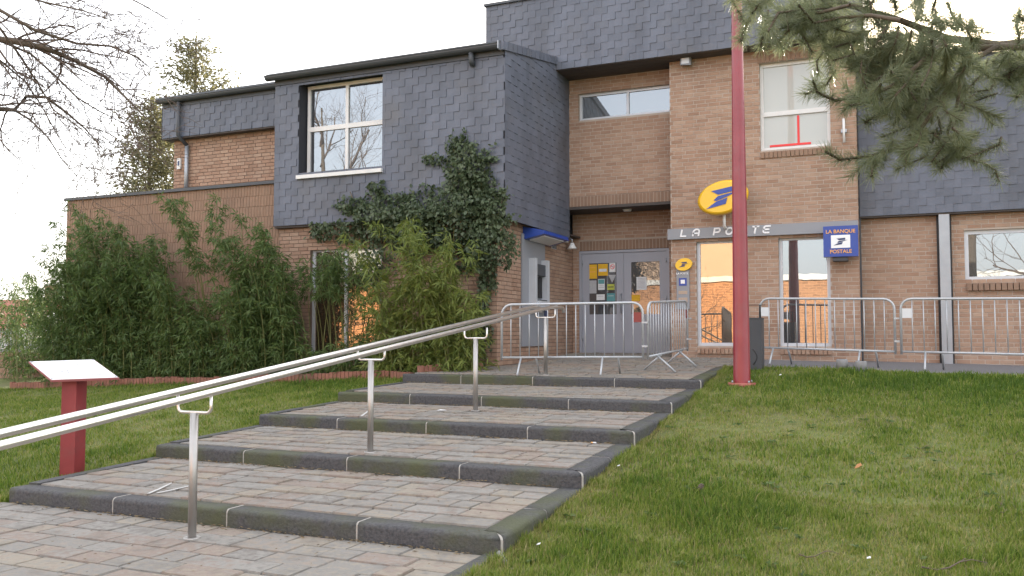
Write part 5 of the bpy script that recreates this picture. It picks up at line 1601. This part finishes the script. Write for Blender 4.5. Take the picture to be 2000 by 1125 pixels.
# ------------------------------------------------------------------ across the street, seen mirrored in the windows
t = empty('brick_terrace', (-20, -24, -.1), 'long sunlit orange brick terrace across the street behind the viewer', 'building')
ob = mat('sunlit_side_brick', [(.40, .19, .095), (.48, .25, .13), (.36, .16, .08)], .9, 6, .2, 40)
_n = ob.node_tree; _b = _n.nodes['Principled BSDF']; _src = _b.inputs['Base Color'].links[0].from_socket     # far wall, never seen closer than in a reflection
_bt = _n.nodes.new('ShaderNodeTexBrick'); _bt.inputs['Scale'].default_value = 1.0; _bt.inputs['Brick Width'].default_value = .45; _bt.inputs['Row Height'].default_value = .16; _bt.inputs['Mortar Size'].default_value = .02
_bt.inputs['Color1'].default_value = (1, 1, 1, 1); _bt.inputs['Color2'].default_value = (.6, .6, .6, 1); _bt.inputs['Mortar'].default_value = (1.3, 1.3, 1.3, 1)
_g = _n.nodes.new('ShaderNodeNewGeometry'); _sx = _n.nodes.new('ShaderNodeSeparateXYZ'); _cx = _n.nodes.new('ShaderNodeCombineXYZ')
_n.links.new(_g.outputs['Position'], _sx.inputs[0]); _n.links.new(_sx.outputs[0], _cx.inputs[0]); _n.links.new(_sx.outputs[2], _cx.inputs[1]); _n.links.new(_cx.outputs[0], _bt.inputs['Vector'])
_n.links.new(mixc(_n, .8, _src, _bt.outputs[0], 'MULTIPLY'), _b.inputs['Base Color'])
build('wall', MB().box(-58, 16, -30, -24, -.2, 4.9), ob, t)
build('cornice', MB().box(-58.2, 16.2, -30.2, -23.8, 4.9, 5.25), white_m, t)
for k in range(9):
    x = -57 + k * 2.6 if k < 5 else 1 + (k - 5) * 3.4
    f = build('window', MB().box(x, x + 1.3, -23.98, -23.94, 1.2, 3.2), white_m, t)
    build('pane', MB().box(x + .1, x + 1.2, -23.938, -23.93, 1.3, 3.1), pane_m, f)
t = empty('rendered_building', (-20, -40, 0), 'tall peach rendered building behind the brick terrace across the street', 'building')
build('wall', MB().box(-32, -10.5, -48, -40, -.2, 12.5), mat('peach_render', [(.55, .40, .29), (.50, .36, .26)], .9, .6), t)
build('roof', MB().box(-32.4, -10.1, -48.4, -39.6, 12.5, 12.9), dark_m, t)
for r in range(2):
    for k in range(5):
        build('window', MB().box(-30.5 + k * 4.1, -29.2 + k * 4.1, -40.0 + .002, -39.96, 9.8 - r * 20, 11.4 - r * 20) if r == 0 else MB().box(-30.5 + k * 4.1, -29.2 + k * 4.1, -39.998, -39.96, 1, 2.6), pane_m, t)

# ------------------------------------------------------------------ small things on the ground
def lawnpt(px, py, z=.3):
    for _ in range(12):
        P = onZ(px, py, z); z = float(lawn_z(P[0], P[1]))
    return P
def twig(px, py, L, az, label, seed, r=.004):
    rng = np.random.default_rng(seed); P = lawnpt(px, py); d = np.array([math.cos(az), math.sin(az), 0]); s = np.array([-d[1], d[0], 0])
    pts = []
    for f in np.linspace(-.5, .5, 6):
        q = P + d * L * f + s * L * .12 * math.sin(f * 5) ; q[2] = float(lawn_z(q[0], q[1])) + .035 + .012 * math.sin(f * 7); pts.append(q)
    t = empty('fallen_twig', pts[0], label, 'twig', 'twigs fallen on the right lawn')
    build('stick', MB().tube(pts, list(np.linspace(r, r * .4, 6)), 6), twig_m, t)
    q = pts[3]; build('side_shoot', MB().tube([q, q + d * L * .12 + s * L * .1 + (0, 0, .01), q + d * L * .2 + s * L * .2 + (0, 0, .0)], [r * .5, r * .4, r * .2], 5), twig_m, t)
twig(1865, 1114, .42, .35, 'long curved brown twig on the lawn at the lower right', 1, .006)
twig(1600, 1093, .26, .2, 'straight grey twig on the lawn near the bottom edge', 2, .004)
twig(1985, 890, .22, .5, 'dark twig on the lawn at the right edge', 3, .004)
twig(1805, 854, .18, .3, 'small twig in the middle of the right lawn', 4, .003)
twig(1960, 1000, .30, 1.2, 'pale thin stalk lying at the right of the lawn', 5, .003)
def scrap(name, cat, P, pts, m, label, th=.003):
    t = empty(name, P, label, cat)
    mb = MB(); n = len(pts); up = np.array([0, 0, th])
    for s in (0, 1):
        for (a, b, c) in pts: mb.v.append(tuple(np.asarray(P) + (a, b, c) + up * s))
    for j in range(n):
        j2 = (j + 1) % n; mb.f.append((j, j2, n + j2, n + j)); mb.r.append(0); mb.sm.append(False)
    mb.f.append(tuple(range(n, 2 * n))); mb.f.append(tuple(range(n - 1, -1, -1))); mb.r += [0, 0]; mb.sm += [False, False]
    build('body', mb, m, t); return t
dead_m = mat('dead_leaf', [(.42, .20, .07), (.30, .14, .06)], .8, 30)
P = lawnpt(1676, 925); P[2] += .045
t = scrap('dead_leaf', 'leaf', P, [(-.03, -.015, 0), (0, -.025, .01), (.035, .0, .03), (.02, .03, .045), (-.01, .02, .03)], dead_m, 'single orange dead leaf standing in the right lawn')
P = lawnpt(1366, 962)
t = empty('pine_cone', P, 'small dark pine cone on the lawn right of the steps', 'pine cone')
build('core', MB().tube([P + (0, 0, .015), P + (.01, 0, .04), P + (.02, 0, .065), P + (.025, 0, .075)], [.014, .024, .016, .004], 9), bark_m, t)
for k in range(16):
    a = k * 2.4; zz = .018 + .0032 * k; rr = .026 - .0006 * k
    c = P + np.array([.004 + .0011 * k, 0, zz]); o_ = np.array([math.cos(a), math.sin(a), .35])
    build('scale', MB().tube([c + o_ * rr * .5, c + o_ * rr * 1.25], [.009, .003], 5), bark_m, t)
P = onZ(862, 803, path_z(9.8)); P[2] = path_z(P[1]) + .008
scrap('paper_scrap', 'litter', P, [(-.05, -.03, 0), (.05, -.02, .004), (.06, .03, .002), (-.03, .04, .006)], paper_m, 'white paper scrap lying on the third tread')
P = onZ(1158, 868, path_z(8.5)); P[2] = path_z(P[1]) + .012
t = empty('cigarette_butt', P, 'cigarette butt on the second tread below a riser', 'litter')
build('paper', MB().tube([P, P + (.035, .004, 0)], .007, 8), paper_m, t); build('filter', MB().tube([P + (-.02, -.002, 0), P], .007, 8), orange_m, t)
for k, (a, b, lab) in enumerate(((1208, 918, 'white scrap on the lawn beside the second tread kerb'), (1052, 1074, 'white scrap on the lawn beside the lowest kerb corner'), (1697, 1102, 'white scrap near the bottom edge of the lawn'), (1524, 739, 'white scrap on the lawn right of the red mast'))):
    P = lawnpt(a, b); P[2] += .035
    scrap('paper_scrap', 'litter', P, [(-.012, -.01, 0), (.014, -.006, .006), (.010, .012, .012), (-.010, .010, .004)], paper_m, lab)
P = onZ(1005, 1098, .0)
t = empty('pipe_end', P, 'short grey plastic pipe end sticking out at the lowest kerb corner', 'pipe')
build('sleeve', MB().tube([(EX1 - .01, NY[0] - .03, .03), (EX1 + .05, NY[0] - .10, .012), (EX1 + .09, NY[0] - .15, .004)], [.016, .016, .017], 10), concrete_m, t)
# chalk marks on the paving
chalk_m = mat('chalk', [(.55, .55, .54), (.42, .41, .39)], .95, 60)
for k, (pl, yy, lab) in enumerate((([(290, 964), (335, 946)], 5.9, 'white chalk stroke on the first tread, left of a pair'), ([(307, 963), (378, 950)], 5.9, 'white chalk stroke on the first tread, right of a pair'), ([(706, 812), (724, 801)], 9.4, 'short white chalk stroke on the third tread behind the handrail post'))):
    a, b = [onZ(p[0], p[1], path_z(yy)) for p in pl]; a[2] = path_z(a[1]) + .0075; b[2] = path_z(b[1]) + .0075
    n_ = unit(np.cross(b - a, (0, 0, 1))) * .012
    m_ = (a + b) / 2 + n_ * .6
    mb = MB(); mb.hexa([a - n_, m_ - n_, m_ + n_, a + n_] + [q + np.array([0, 0, .002]) for q in (a - n_, m_ - n_, m_ + n_, a + n_)]); mb.hexa([m_ - n_, b - n_ * .5, b + n_ * .5, m_ + n_] + [q + np.array([0, 0, .0022]) for q in (m_ - n_, b - n_ * .5, b + n_ * .5, m_ + n_)])
    tag(build('chalk_mark', mb, chalk_m), lab, 'chalk mark', 'chalk marks on the treads')
